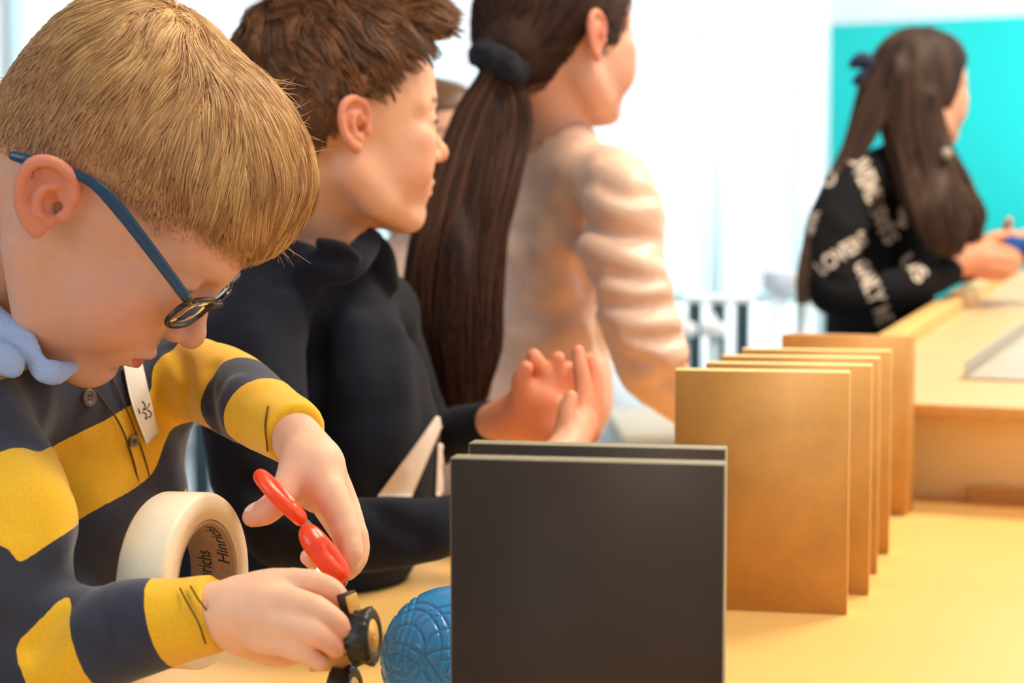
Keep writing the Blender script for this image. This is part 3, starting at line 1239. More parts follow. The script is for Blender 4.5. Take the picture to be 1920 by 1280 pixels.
# ---- body (skin): head, neck, trunk, arms and hands in one surface
B = SDF()
head_sdf(B, HB1, fat=1.08, ear_rot=-0.42, ear_s=0.80)
n0 = HB1.w((-34, 0, -22))
B.tube([n0, P(-32, 610, 1.09), P(-20, 740, 1.13)], [0.048, 0.051, 0.048], 0.006)
B.tube([P(60, 860, 1.17), P(20, 1090, 1.18)], [0.055, 0.055], 0.03)
for rows in (far_arm, near_up, near_fore):
    p_, r_ = T(rows, 7)
    B.tube(p_, np.minimum(r_ - 0.008, 0.013), 0.01)
# far hand (his left), holding the scissors
HD = 1.0
def fin(S, rows, k=0.004, n=9):
    p_, r_ = T(rows, n)
    S.tube(p_, r_, k)
B.tube(*T([(530, 800, 1.04, 44), (575, 845, 1.015, 50), (592, 880, 1.0, 52)], 6), k=0.008)
B.tube(*T([(592, 872, 1.0, 52), (600, 915, 1.0, 48)]), k=0.006)
B.tube(*T([(568, 865, 1.0, 42), (560, 900, 0.995, 36)]), k=0.006)
def finger(S, rows, k0=0.0045, k1=0.002, cut=0.45):
    """knuckle end melts into the palm, the free end stays separate"""
    p_, r_ = T(rows, 12)
    c_ = int(12 * cut)
    S.tube(p_[:c_ + 1], r_[:c_ + 1], k0)
    S.tube(p_[c_:], r_[c_:], k1)
finger(B, [(585, 900, 1.045, 32), (628, 975, 1.045, 25), (652, 1018, 1.04, 22), (655, 1050, 1.03, 19), (634, 1070, 1.02, 15)])
finger(B, [(600, 900, 1.03, 36), (642, 965, 1.03, 29), (664, 1008, 1.025, 25), (670, 1040, 1.015, 22), (654, 1068, 1.005, 19), (630, 1076, .995, 16)])
finger(B, [(606, 885, 1.01, 42), (640, 945, 1.01, 33), (660, 998, 1.0, 28), (668, 1034, .995, 25), (650, 1064, .985, 21), (606, 1062, .98, 18), (578, 1044, .972, 16)], cut=0.4)
finger(B, [(590, 880, .995, 42), (618, 925, .985, 34), (640, 972, .978, 29), (652, 1008, .973, 26), (658, 1034, .968, 23), (650, 1056, .965, 19)], cut=0.5)
finger(B, [(562, 888, .995, 40), (538, 918, .985, 31), (512, 948, .975, 26), (490, 963, .972, 23), (473, 969, .972, 19)], 0.005, cut=0.6)
# near hand (his right)
B.tube(*T([(380, 1155, .915, 58), (440, 1148, .905, 64), (505, 1142, .90, 64)], 5), k=0.008)
B.tube(*T([(508, 1108, .905, 38), (470, 1130, .91, 56)], 4), k=0.006)
finger(B, [(498, 1108, .905, 36), (545, 1092, .902, 28), (590, 1092, .90, 22), (622, 1104, .896, 20), (642, 1124, .893, 17)])
finger(B, [(500, 1136, .892, 38), (552, 1130, .885, 29), (598, 1144, .88, 24), (630, 1164, .877, 21), (643, 1180, .876, 18)])
finger(B, [(498, 1166, .890, 38), (550, 1172, .880, 28), (592, 1188, .874, 24), (618, 1204, .873, 21), (630, 1216, .874, 18)])
finger(B, [(490, 1192, .892, 34), (540, 1208, .882, 25), (578, 1226, .878, 21), (600, 1240, .878, 18)])
finger(B, [(450, 1190, .905, 38), (520, 1222, .92, 28), (575, 1212, .93, 24), (616, 1196, .93, 19)])
v, q = B.mesh(0.0017)
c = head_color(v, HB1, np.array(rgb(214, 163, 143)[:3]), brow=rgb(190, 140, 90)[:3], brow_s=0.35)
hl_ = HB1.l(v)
c = mixc(c, np.array(rgb(242, 192, 162)[:3]), sstep(165, 200, np.linalg.norm(hl_, axis=1)) * (v[:, 0] > P(330, 640, 1.0)[0]))  # hands lighter than the face: lamp light put into the skin colour
# warm knuckles and finger tips
tips = [P(640, 1128, .893), P(640, 1180, .878), P(622, 1208, .875), P(474, 969, .972), P(592, 1046, .985), P(655, 1030, .99), P(632, 1062, .965)]
for t_ in tips:
    c = mixc(c, SKIN_RED, 0.5 * np.exp(-((v - t_) ** 2).sum(1) / 0.011 ** 2))
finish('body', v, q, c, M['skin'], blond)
# thumb nail
def nail(name, tip, nrmv, axis, w_, l_, m, parent):
    S = SDF()
    a = nrm(axis)
    n = nrm(np.asarray(nrmv) - a * (np.asarray(nrmv) @ a))
    b = np.cross(n, a)
    S.ell(tip, (l_, w_, 0.0016), np.stack([a, b, n]))
    v, q = S.mesh(0.0006)
    put(link(name, mesh_np(name, v, q), None, m), parent)
M['nail'] = mat('nail', rgb(246, 206, 196), 0.3)
nail('thumbnail', P(474, 952, .972) + np.array([0, -0.001, 0.0005]), (-0.35, -0.35, 0.9), (-0.8, 0, -0.45), 0.0048, 0.006, M['nail'], blond)

# ---- shirt
S = SDF()
fl = (np.stack([nrm([0.72, 0.70, 0]), nrm([-0.70, 0.72, 0]), [0, 0, 1.0]]), np.array([1.28, 0.86, 1.0]))
S.tube(np.array([P(100, 800, 1.15), P(90, 950, 1.16), P(45, 1110, 1.17), clear(P(-90, 1300, 1.2)), clear(P(-170, 1560, 1.22))]), np.array([0.078, 0.086, 0.090, 0.088, 0.085]), 0.03, fl=fl)
S.tube(*T([(-60, 790, 1.02, 108), (60, 735, 1.10, 110), (200, 745, 1.17, 112), (285, 705, 1.22, 92)], 6), k=0.03)
S.tube(*T(far_arm, 9), k=0.014)
S.tube(*T(near_up, 9), k=0.014)
S.tube(*T(near_fore, 9), k=0.02)
# folds
fold(S, [(322, 650), (345, 700), (342, 765)], 0.006, 0.004, 0.9, 0.008, True)
fold(S, [(395, 690), (388, 745), (402, 800)], 0.006, 0.003, 0.9, 0.012, True)
fold(S, [(440, 720), (425, 760), (430, 800)], 0.007, 0.002, 0.9, 0.012)
fold(S, [(60, 880), (100, 940), (105, 1010)], 0.010, 0.003, 0.7, 0.02)
fold(S, [(215, 1210), (205, 1165), (195, 1135)], 0.005, 0.0025, 0.7, 0.012, True)
fold(S, [(60, 1215), (110, 1175), (160, 1140)], 0.006, 0.003, 0.7, 0.014, True)
fold(S, [(120, 1120), (175, 1150), (250, 1120)], 0.012, 0.004, 0.8, 0.03)
fold(S, [(160, 940), (205, 1000), (230, 1080)], 0.012, 0.004, 0.8, 0.03)
fold(S, [(300, 830), (318, 880), (330, 940)], 0.008, 0.003, 0.8, 0.02)
# upper back, then the neck opening
S.tube(np.array([P(-120, 735, 1.10), P(-60, 740, 1.16), P(60, 770, 1.20)]), [0.062, 0.068, 0.06], 0.03)
S.tube([HB1.w((-34, 0, -22)), P(-32, 610, 1.09), P(-22, 700, 1.12)], [0.052, 0.055, 0.054], 0.004, sub=True)
# cuffs end cleanly
def endcut(p0, p1):
    d = nrm(np.asarray(p1) - np.asarray(p0))
    p1 = np.asarray(p1)
    return p1, d
c1_, d1_ = endcut(P(505, 782, 1.06), P(556, 812, 1.025))
c2_, d2_ = endcut(P(290, 1176, .915), P(408, 1146, .91))
S.cut(lambda p: np.where(((p - c1_) ** 2).sum(1) < 0.06 ** 2, (p - c1_) @ d1_, -0.05), 0.002)
S.cut(lambda p: np.where(((p - c2_) ** 2).sum(1) < 0.06 ** 2, (p - c2_) @ d2_, -0.05), 0.002)
v, q = S.mesh(0.0026)
nz = noise(v * np.array([26, 26, 14])) * 0.0022 + noise(v * 60 + 5) * 0.0008
# bands: the scalar changes sign at each colour change, so the edge stays crisp
xx = 960 + v[:, 0] * FPX / 1.08
yy = 455 - (v[:, 2] - CAM[2]) * FPX / 1.08
tt = yy + 0.60 * xx + 2.2 * np.maximum(xx - 250, 0) + 8 * noise(v * 20)
per = 163.0
ph = (tt - 740) / per
band = -np.sin(np.pi * ph)                     # navy just after 740
s1, d1 = chain_s(v, far_arm)
b1 = np.interp(s1, [0, 28, 44, 70, 90, 165, 181, 222, 238, 300, 400], [1, 1, -1, -1, 1, 1, -1, -1, 1, 1, 1])
s2, d2 = chain_s(v, near_up)
b2 = np.interp(s2, [-50, 164, 180, 276, 292, 500], [-1, -1, 1, 1, -1, -1])
s3, d3 = chain_s(v, near_fore)
b3 = np.interp(s3, [0, 22, 34, 75, 90, 212, 226, 262, 264, 500][:], [1, 1, -1, -1, 1, 1, -1, -1, -1, -1])
b3 = np.interp(s3, [0, 40, 56, 130, 146, 235, 250, 372, 388, 600], [-1, -1, -1, -1, 1, 1, -1, -1, 1, 1])
dt = np.where(v @ np.array([0, 0, 1]) > -1, 1.0, 1.0)
use1 = (d1 < 1.18) & (s1 > 25)
use2 = (d2 < 1.12) & (s2 > 60) & (xx < 170)
use3 = (d3 < 1.4) & (s3 > 60)
band = np.where(use1, b1, band)
band = np.where(use2, b2, band)
band = np.where(use3 & (d3 < d2), b3, band)
band = smooth_scalar(band, q, len(v), 5)
v2 = v + vnormals(v, q) * nz[:, None]
me = mesh_np('shirt', v2, q)
setval(me, band, 'band')
put(link('shirt', me, None, M['rugby']), blond)
SH = S
# placket edge, seams and stitching
seams = [surf_line('s', SH, [(150, 700), (215, 780), (245, 850), (262, 925), (272, 1010)], 0.0007, None, None, 40, off=0.0005),
         surf_line('s', SH, [(205, 700), (238, 770), (268, 850), (285, 915)], 0.0006, None, None, 40, off=0.0003)]
merge('placket_edge', seams, M['thread'], blond)
st = [surf_line('s', SH, [(338, 1104), (352, 1130), (372, 1165), (386, 1205)], 0.00055, None, None, 30, off=0.0007),
      surf_line('s', SH, [(358, 1100), (374, 1126), (392, 1160), (404, 1200)], 0.00055, None, None, 30, off=0.0007),
      surf_line('s', SH, [(503, 762), (498, 800), (502, 845)], 0.0006, None, None, 20, off=0.0004)]
for s_ in st:
    merge('cuff_stitching', [s_], M['thread'], blond)

# collar: two folded flaps of pale blue cotton
K = SDF()
flc = (np.eye(3), np.array([1.0, 0.42, 1.0]))
K.tube(spline([P(-60, 575, 1.02), P(-10, 610, 1.0), P(34, 640, .985), P(66, 668, .98)], 9), np.array([0.012, 0.012, .012, .012, 0.012, .011, .010, .008, 0.005]), 0.004, fl=flc)
K.tube(spline([P(-70, 640, .995), P(-20, 655, .985), P(14, 676, .975), P(28, 694, .975)], 9), np.array([0.0105] * 6 + [0.009, 0.007, 0.004]), 0.003, fl=flc)
K.tube(spline([P(66, 676, .985), P(80, 694, .98), P(108, 698, .985), P(140, 688, 1.0)], 9), np.array([.005, .006, .0072, .0078, .0078, .0072, .006, .0045, .003]), 0.002, fl=flc)
K.tube([HB1.w((-34, 0, -22)), P(-32, 610, 1.09), P(-22, 700, 1.12)], [0.047, 0.050, 0.050], 0.002, sub=True)
v, q = K.mesh(0.0014)
v = v + vnormals(v, q) * (noise(v * 90) * 0.0008)[:, None]
me = mesh_np('collar', v, q)
put(link('collar', me, None, M['denim_l']), blond)

# buttons
def button(px, py, r, Sx, parent, D0=0.8):
    p = march(Sx, px, py, D0)[0]
    g = Sx.grad(p[None])[0]
    u = nrm(np.cross(g, [0, 0, 1]))
    R = np.stack([g, u, np.cross(g, u)])
    v, q = lathe([(0.0002, 0.0018), (r * 0.55, 0.0018), (r * 0.72, 0.0026), (r * 0.93, 0.0024), (r, 0.0012), (r * 0.9, -0.001), (0.0002, -0.001)], 32, R, p)
    o = put(link('button', mesh_np('button', v, q), None, M['button']), parent)
    for a in (0.25, 0.75, 1.25, 1.75):
        c = p + g * 0.0019 + (u * math.cos(a * math.pi) + R[2] * math.sin(a * math.pi)) * r * 0.26
        v, q = lathe([(0.0001, 0.0002), (r * 0.12, 0.0002), (r * 0.12, -0.0004), (0.0001, -0.0004)], 10, R, c)
        h = link('button_hole', mesh_np('button_hole', v, q), None, M['ink'])
        h.parent = o
    return o
button(165, 745, 0.0062, SH, blond)
button(249, 826, 0.0042, SH, blond)

# name label stuck on the chest
def lab_out(u, v):
    ax = np.array([[228, 686], [262, 678], [294, 812], [272, 832]])
    x = (ax[0, 0] * (1 - u) + ax[1, 0] * u) * (1 - v) + (ax[3, 0] * (1 - u) + ax[2, 0] * u) * v
    y = (ax[0, 1] * (1 - u) + ax[1, 1] * u) * (1 - v) + (ax[3, 1] * (1 - u) + ax[2, 1] * u) * v
    x = x - 6 * np.sin(np.pi * v) * (1 - u)
    return x, y
decal('name_label', SH, lab_out, M['label'], blond, 10, 24, off=0.0016)
scr = [[(262, 752), (268, 760), (264, 768), (272, 764), (276, 756)], [(262, 772), (270, 776), (268, 784), (276, 780)], [(255, 765), (258, 775)], [(272, 768), (279, 774), (277, 782)]]
merge('name_scribble', [surf_line('s', SH, s_, 0.0004, None, None, 16, off=0.0024) for s_ in scr], M['ink'], blond)

legs('trousers', blond, (base[0], base[1], 0.66), (0.02, 0.075), M['jeans'], M['shoe'])

# ---- hair
def hairline_cut(xs, zs, F, k=0.004):
    xs, zs = np.array(xs) , np.array(zs)
    s = F.s
    def fn(p):
        l_ = F.l(p)
        return (np.interp(l_[:, 0], xs, zs) - l_[:, 2]) * s
    return fn
def hair_full(F, grow=0.0, top=0.0):
    H = SDF()
    s = F.s
    H.ell(F.w((-6, 0, 36)), np.array((91 + grow, 75 + grow, 83 + grow + top)) * s, F.R, 0.012)
    H.ell(F.w((27, 0, 52)), np.array((63 + grow, 63 + grow, 59 + grow + top)) * s, F.R, 0.014)
    return H
XS = [-120, -80, -50, -22, -10, 0, 10, 24, 45, 62, 80, 92, 120]
ZS = [-24, -18, -8, 6, 20, 30, 30, 33, 46, 60, 70, 72, 76]
def hair_blond(g):
    H = SDF()
    for c_, r_ in (((-4, 0, 38), (85, 74, 84)), ((22, 0, 60), (66, 64, 72)), ((-32, 0, 64), (59, 62, 61)), ((46, 0, 78), (46, 54, 46))):
        H.ell(HB1.w(c_), (np.array(r_) + g) * HB1.s, HB1.R, 0.014)
    return H
Hc = hair_blond(-1.0)
ZSH = [z + (0 if x < 24 else 4 if x < 45 else 11) for x, z in zip(XS, ZS)]
Hc.cut(hairline_cut(XS, ZSH, HB1), 0.004)
v, q = Hc.mesh(0.0022)
BL1, BL2, BL3 = np.array(rgb(232, 184, 122)[:3]), np.array(rgb(186, 134, 94)[:3]), np.array(rgb(252, 212, 148)[:3])
p = HB1.l(v)
nn_ = noise(p * np.array([0.03, 0.10, 0.10]))
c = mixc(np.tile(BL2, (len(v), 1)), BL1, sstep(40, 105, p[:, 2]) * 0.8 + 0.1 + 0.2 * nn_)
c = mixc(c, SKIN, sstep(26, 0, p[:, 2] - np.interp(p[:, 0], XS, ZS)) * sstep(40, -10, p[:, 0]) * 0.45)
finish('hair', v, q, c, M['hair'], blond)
# strands
Hf = hair_blond(0.0)
crown = HB1.w((-34, -6, 124))
def dirf_bl(p, t):
    l_ = HB1.l(p)
    d = l_ - np.array((-38, -6, 124))
    d[:, 0] += 26                       # combed forward
    d[:, 2] -= 22
    side = sstep(30, 60, np.abs(l_[:, 1]))
    d[:, 2] -= side * 45
    d += np.stack([noise(l_ * 0.05), noise(l_ * 0.05 + 9), noise(l_ * 0.05 + 17)], 1) * 46
    d /= np.linalg.norm(d, axis=1, keepdims=True)
    return d @ HB1.R
def scalp_roots(v, q, n, F, keep):
    fc = v[q].mean(1)
    l_ = F.l(fc)
    m = keep(l_)
    fc = fc[m]
    i = RNG.integers(0, len(fc), n)
    return fc[i] + RNG.normal(0, 0.0012, (n, 3))
roots = scalp_roots(v, q, 22000, HB1, lambda l: (l[:, 1] < 45) & (l[:, 2] > np.interp(l[:, 0], XS, ZS) + 5))
l_ = HB1.l(roots)
topw = sstep(55, 100, l_[:, 2]) * 0.75 + sstep(30, 75, l_[:, 0]) * 0.45
ln = 0.009 + 0.030 * np.clip(topw, 0, 1)
hl = l_[:, 2] - np.interp(l_[:, 0], XS, ZS)
ln *= np.where(l_[:, 0] < 30, np.clip(0.35 + hl / 50, 0.35, 1), np.clip(0.35 + hl / 40, 0.4, 1))
ln *= RNG.uniform(0.55, 1.25, len(ln))
K_ = 8
# clumps: hairs in the same cell share their drift and end close together
lift0 = RNG.uniform(-0.0002, 0.0010, len(ln)) + 0.0022 * np.clip(topw, 0, 1) * RNG.uniform(0, 1, len(ln))
path = walk(Hf, roots, dirf_bl, ln / (K_ - 1), K_, lambda t: lift0 * (0.4 + 1.2 * t))
cl_n = 900
ci_ = RNG.integers(0, len(roots), cl_n)
cc = roots[ci_]
near = np.zeros(len(roots), int)
for a in range(0, len(roots), 1000):
    d = ((roots[a:a + 1000, None] - cc[None]) ** 2).sum(2)
    near[a:a + 1000] = d.argmin(1)
g = path[ci_][near]
tt = np.linspace(0, 1, K_)[None, :, None]
path = path * (1 - 0.62 * tt ** 1.3 * np.clip(topw, 0.15, 1)[:, None, None]) + g * (0.62 * tt ** 1.3 * np.clip(topw, 0.15, 1)[:, None, None])
cv_ = np.clip(RNG.normal(0.5, 0.28, len(roots)) + 0.25 * RNG.normal(0, 1, cl_n)[near], 0, 1)
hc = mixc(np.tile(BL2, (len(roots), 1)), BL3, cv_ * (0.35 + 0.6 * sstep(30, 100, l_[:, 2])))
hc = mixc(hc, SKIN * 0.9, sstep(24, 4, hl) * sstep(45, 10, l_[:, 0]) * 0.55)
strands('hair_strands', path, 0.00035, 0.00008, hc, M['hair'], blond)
# stray tufts lifting off the forehead
rt = np.array([P(x, y, 1.02) for x, y in [(532, 172), (542, 190), (548, 208), (555, 228), (526, 160), (560, 250), (564, 285), (512, 462), (519, 458), (526, 450)]])
rt = np.repeat(rt, 5, 0) + RNG.normal(0, 0.002, (50, 3))
dr = np.where((np.arange(50) < 35)[:, None], np.array([[0.9, -0.1, -0.18]]), np.array([[0.6, 0, -0.8]])) + RNG.normal(0, 0.25, (50, 3))
tq = np.linspace(0, 1, 7)[None, :, None]
pth = rt[:, None] - 0.008 * dr[:, None] + dr[:, None] * tq * RNG.uniform(0.010, 0.024, (50, 1, 1)) + np.array([0, 0, 0.006]) * tq ** 2 * RNG.normal(0, 1, (50, 1, 1))
strands('stray_hairs', pth, 0.00022, 0.00006, np.tile(BL3, (50, 1)), M['hair'], blond)

# ---- glasses
gl = empty('glasses', HB1.w((95, 0, 16)), 'dark blue glasses with black front worn by the blond boy', 'glasses')
M['blue_acetate'] = mat('blue_acetate', rgb(20, 62, 96), 0.3)
M['tortoise'] = add_noise(mat('dark_tortoiseshell', rgb(38, 28, 26), 0.2), 160, 0.7)
M['lens'] = mat('lens_glass', (1, 1, 1, 1), 0.02, Transmission_Weight=1.0, IOR=1.12)
for y in (-1, 1):
    G = SDF()
    pts = spline(np.array([(-36, 74 * y, 6), (-28, 76 * y, 12), (-14, 77 * y, 22), (2, 77 * y, 30), (20, 76 * y, 32), (56, 72 * y, 29), (85, 66 * y, 25)], float), 16)
    w3 = np.array([HB1.w(p_) for p_ in pts])
    flg = (HB1.R, np.array([1.0, 0.45, 1.0]))
    G.tube(w3, np.interp(np.arange(16), [0, 2, 6, 10, 15], [0.0030, 0.0034, 0.0026, 0.0042, 0.0034]), 0.002, fl=flg)
    v, q = G.mesh(0.0009)
    put(link('temple', mesh_np('temple', v, q), None, M['blue_acetate']), gl)
G = SDF()
for y in (-1, 1):
    an = np.linspace(0, 2 * math.pi, 33)
    ring = []
    for a in an:
        cx, cz = abs(math.cos(a)) ** 0.7 * np.sign(math.cos(a)), abs(math.sin(a)) ** 0.7 * np.sign(math.sin(a))
        yy_ = 32 + 21.5 * cx
        ring.append(HB1.w((94 - 0.0030 * yy_ ** 2, y * yy_, 12.5 + 12.0 * cz - 0.06 * (yy_ - 34))))
    G.tube(ring, np.full(33, 0.0018), 0.0015)
    G.tube([HB1.w((87, 52 * y, 22)), HB1.w((85.5, 66 * y, 25))], [0.0026, 0.0030], 0.003)
G.tube([HB1.w((93.6, -10, 18)), HB1.w((96.5, 0, 21)), HB1.w((93.6, 10, 18))], [0.0019, 0.0018, 0.0019], 0.002)
v, q = G.mesh(0.0008)
put(link('front_frame', mesh_np('front_frame', v, q), None, M['tortoise']), gl)
for y in (-1, 1):
    n_ = 32
    rim = []
    for a in np.linspace(0, 2 * math.pi, n_, endpoint=False):
        cx, cz = abs(math.cos(a)) ** 0.7 * np.sign(math.cos(a)), abs(math.sin(a)) ** 0.7 * np.sign(math.sin(a))
        yy_ = 32 + 20.6 * cx
        rim.append((94 - 0.0030 * yy_ ** 2, y * yy_, 12.5 + 11.4 * cz - 0.06 * (yy_ - 34)))
    rim = np.array(rim)
    cen = rim.mean(0)
    vs = []
    for dx in (0.5, -0.5):
        for fr_ in (1.0, 0.5):
            for r_ in rim:
                l3 = cen + (r_ - cen) * fr_
                l3[0] = 94 - 0.0030 * l3[1] ** 2 + dx
                vs.append(HB1.w(l3))
    vs = np.array(vs)
    i = np.arange(n_)
    j = (i + 1) % n_
    f = [np.stack([i, j, j + n_, i + n_], 1), np.stack([i, i + 2 * n_, j + 2 * n_, j], 1), np.stack([i + 2 * n_, i + 3 * n_, j + 3 * n_, j + 2 * n_], 1)]
    a_ = i[:n_ // 2 - 1]
    for base_i, fl_ in ((n_, 0), (3 * n_, 1)):
        qd = np.stack([base_i + a_, base_i + a_ + 1, base_i + (n_ - 2 - a_) , base_i + (n_ - 1 - a_)], 1)
        f.append(qd if not fl_ else qd[:, ::-1])
    put(link('lens', mesh_np('lens', vs, np.concatenate(f)), None, M['lens']), gl)

# ================================================================== SMALL THINGS IN THE FOREGROUND
# ---- masking tape roll
M['tape'] = add_noise(mat('cream_crepe_tape', rgb(250, 236, 208), 0.5), 300, 0.03, 0.1, dist=0.0003)
M['card'] = add_noise(mat('grey_cardboard', rgb(178, 152, 128), 0.8), 200, 0.06)
n = nrm((0.945, -0.32, 0.03))
R = np.stack([n, nrm(np.cross([0, 0, 1.0], n)), np.cross(n, nrm(np.cross([0, 0, 1.0], n)))])
tc = P(391, 1088, 0.992)
TRo, TRi, TW = 0.0545, 0.0378, 0.033
roll = empty('tape_roll', tc - np.array([0, 0, TRo]), 'cream roll of masking tape standing upright beside the striped sleeve', 'tape')
pf = [(TRi, -TW), (TRo - 0.003, -TW), (TRo - 0.001, -TW + 0.001), (TRo, -TW + 0.003), (TRo, -0.003), (TRo - 0.001, -0.001), (TRo - 0.003, 0), (TRi, 0)]
v, q = lathe(pf, 120, R, tc)
put(link('tape', mesh_np('tape', v, q), None, M['tape']), roll)
pf = [(TRi - 0.0032, -TW + 0.0006), (TRi, -TW + 0.0006), (TRi, -0.0006), (TRi - 0.0032, -0.0006)]
v, q = lathe(pf, 120, R, tc)
put(link('cardboard_core', mesh_np('cardboard_core', v, q, smooth=False), None, M['card']), roll)
M['orange_ink'] = mat('orange_ink', rgb(232, 120, 30), 0.6)


def text_mesh(txt, size, shear=0.0, bold=0.0, ext=0.0):
    c = bpy.data.curves.new('t', 'FONT')
    c.body = txt
    c.size = size
    c.shear = shear
    c.offset = bold
    c.extrude = ext
    c.resolution_u = 4
    o = bpy.data.objects.new('t', c)
    col.objects.link(o)
    dg = bpy.context.evaluated_depsgraph_get()
    me = bpy.data.meshes.new_from_object(o.evaluated_get(dg))
    bpy.data.objects.remove(o)
    bpy.data.curves.remove(c)
    return me


def core_text(txt, size, a0, ax, m, name, sx=1.0):
    me = text_mesh(txt, size, 0.25, size * 0.012)
    import bmesh
    bm = bmesh.new()
    bm.from_mesh(me)
    bmesh.ops.triangulate(bm, faces=bm.faces)
    r = TRi - 0.0034
    for vt in bm.verts:
        a = a0 + vt.co.x * sx / r
        loc = np.array([ax - vt.co.y, math.cos(a) * r, math.sin(a) * r])
        vt.co = Vector(tc + loc @ R)
    bm.to_mesh(me)
    bm.free()
    me.materials.clear()
    put(link(name, me, None, m), roll)


core_text('Hinrichs', 0.0145, math.radians(-24), -0.017, M['ink'], 'core_lettering', 0.54)
core_text('Hinrichs', 0.0115, math.radians(5), -0.004, M['ink'], 'core_lettering', 0.9)
core_text('::', 0.0125, math.radians(-4), -0.0040, M['orange_ink'], 'core_mark')

# ---- scissors
M['orange'] = mat('orange_red_plastic', rgb(250, 76, 36), 0.28)
bsdf(M['orange']).inputs['Subsurface Weight'].default_value = 0.1
M['steel'] = add_noise(mat('steel', rgb(190, 184, 176), 0.28, Metallic=0.9), 200, 0.05)
sci = empty('scissors', P(600, 1015, 0.985), 'orange-red handled scissors held in the boy\'s far hand', 'scissors')


def loop_ring(c, a, b, ra, rb, tr, n=28):
    an = np.linspace(0, 2 * math.pi, n + 1)
    return np.array([c + a * ra * math.cos(t) + b * rb * math.sin(t) for t in an]), np.full(n + 1, tr)


G = SDF()
ax = nrm(P(562, 970, 0.955) - P(486, 888, 0.960))
bx = nrm(np.cross(ax, [0.55, -0.25, 0.55]))
bx = nrm(np.array([-0.06, 0.98, 0.0]) - ax * (np.array([-0.06, 0.98, 0.0]) @ ax))
pts, rr = loop_ring(P(524, 930, 0.957), ax, bx, 0.0170, 0.0095, 0.0042)
G.tube(pts, rr, 0.002)
G.tube([P(546, 953, 0.957), P(563, 974, 0.957)], [0.0042, 0.0036], 0.003)
v, q = G.mesh(0.0009)
put(link('handle', mesh_np('handle', v, q), None, M['orange']), sci)
G = SDF()
ax = nrm(P(640, 1076, 0.962) - P(578, 998, 0.965))
bx = nrm(np.array([0.75, 0.5, -0.1]) - ax * (np.array([0.75, 0.5, -0.1]) @ ax))
pts, rr = loop_ring(P(609, 1040, 0.951), ax, bx, 0.0150, 0.0032, 0.0056)
G.tube(pts, rr, 0.003)
G.tube([P(578, 998, 0.955), P(592, 1018, 0.950)], [0.0048, 0.0055], 0.004)
v, q = G.mesh(0.0009)
put(link('handle', mesh_np('handle', v, q), None, M['orange']), sci)


def blade(name, a, b, w0, w1, th, parent):
    d = nrm(b - a)
    u = nrm(np.cross(d, [0.2, -1, 0.1]))
    n = np.cross(d, u)
    L = np.linalg.norm(b - a)
    pr_ = [(0, -w0), (0, w0), (L * 0.7, w0 * 0.8), (L, w1), (L * 0.98, -w0 * 0.9)]
    bm = bmesh.new()
    vs = [bm.verts.new(Vector(a + d * x + u * y - n * th / 2)) for x, y in pr_]
    f = bm.faces.new(vs)
    ex = bmesh.ops.extrude_face_region(bm, geom=[f])
    bmesh.ops.translate(bm, vec=Vector(n * th), verts=[g for g in ex['geom'] if isinstance(g, bmesh.types.BMVert)])
    bmesh.ops.recalc_face_normals(bm, faces=bm.faces)
    me = bpy.data.meshes.new(name)
    bm.to_mesh(me)
    bm.free()
    put(link(name, me, None, M['steel']), parent)


blade('shank', P(558, 966, 0.957), P(612, 1022, 0.953), 0.0028, 0.001, 0.0016, sci)
blade('shank', P(572, 982, 0.956), P(604, 1030, 0.952), 0.0034, 0.001, 0.0016, sci)
blade('blade', P(592, 1072, 0.958), P(650, 1092, 0.950), 0.0030, 0.0002, 0.0013, sci)
blade('blade', P(600, 1060, 0.962), P(648, 1098, 0.952), 0.0030, 0.0002, 0.0013, sci)
a = P(588, 998, 0.953)
v, q = lathe([(0.0001, 0.0012), (0.0018, 0.0012), (0.0022, 0.0), (0.0022, -0.001), (0.0001, -0.001)], 20, np.array([[0, -1.0, 0], [1.0, 0, 0], [0, 0, 1]]), a)
put(link('rivet', mesh_np('rivet', v, q), None, M['steel']), sci)

# ---- toy car: wooden chassis, black treaded wheels, black block
M['rubber'] = add_noise(mat('black_rubber', rgb(34, 30, 26), 0.45), 120, 0.1)
M['toywood'] = add_noise(mat('toy_wood', rgb(226, 170, 84), 0.5), 60, 0.1, stretch=(1, 1, 6))
cc0 = P(672, 1194, 0.905)
car = empty('toy_car', cc0 - np.array([0.02, 0, 0.03]), 'small wooden toy car with black treaded wheels held by the near hand', 'toy car')
wn = nrm((0.90, -0.20, 0.10))
wr = np.stack([wn, nrm(np.cross([0, 0, 1.0], wn)), np.cross(wn, nrm(np.cross([0, 0, 1.0], wn)))])


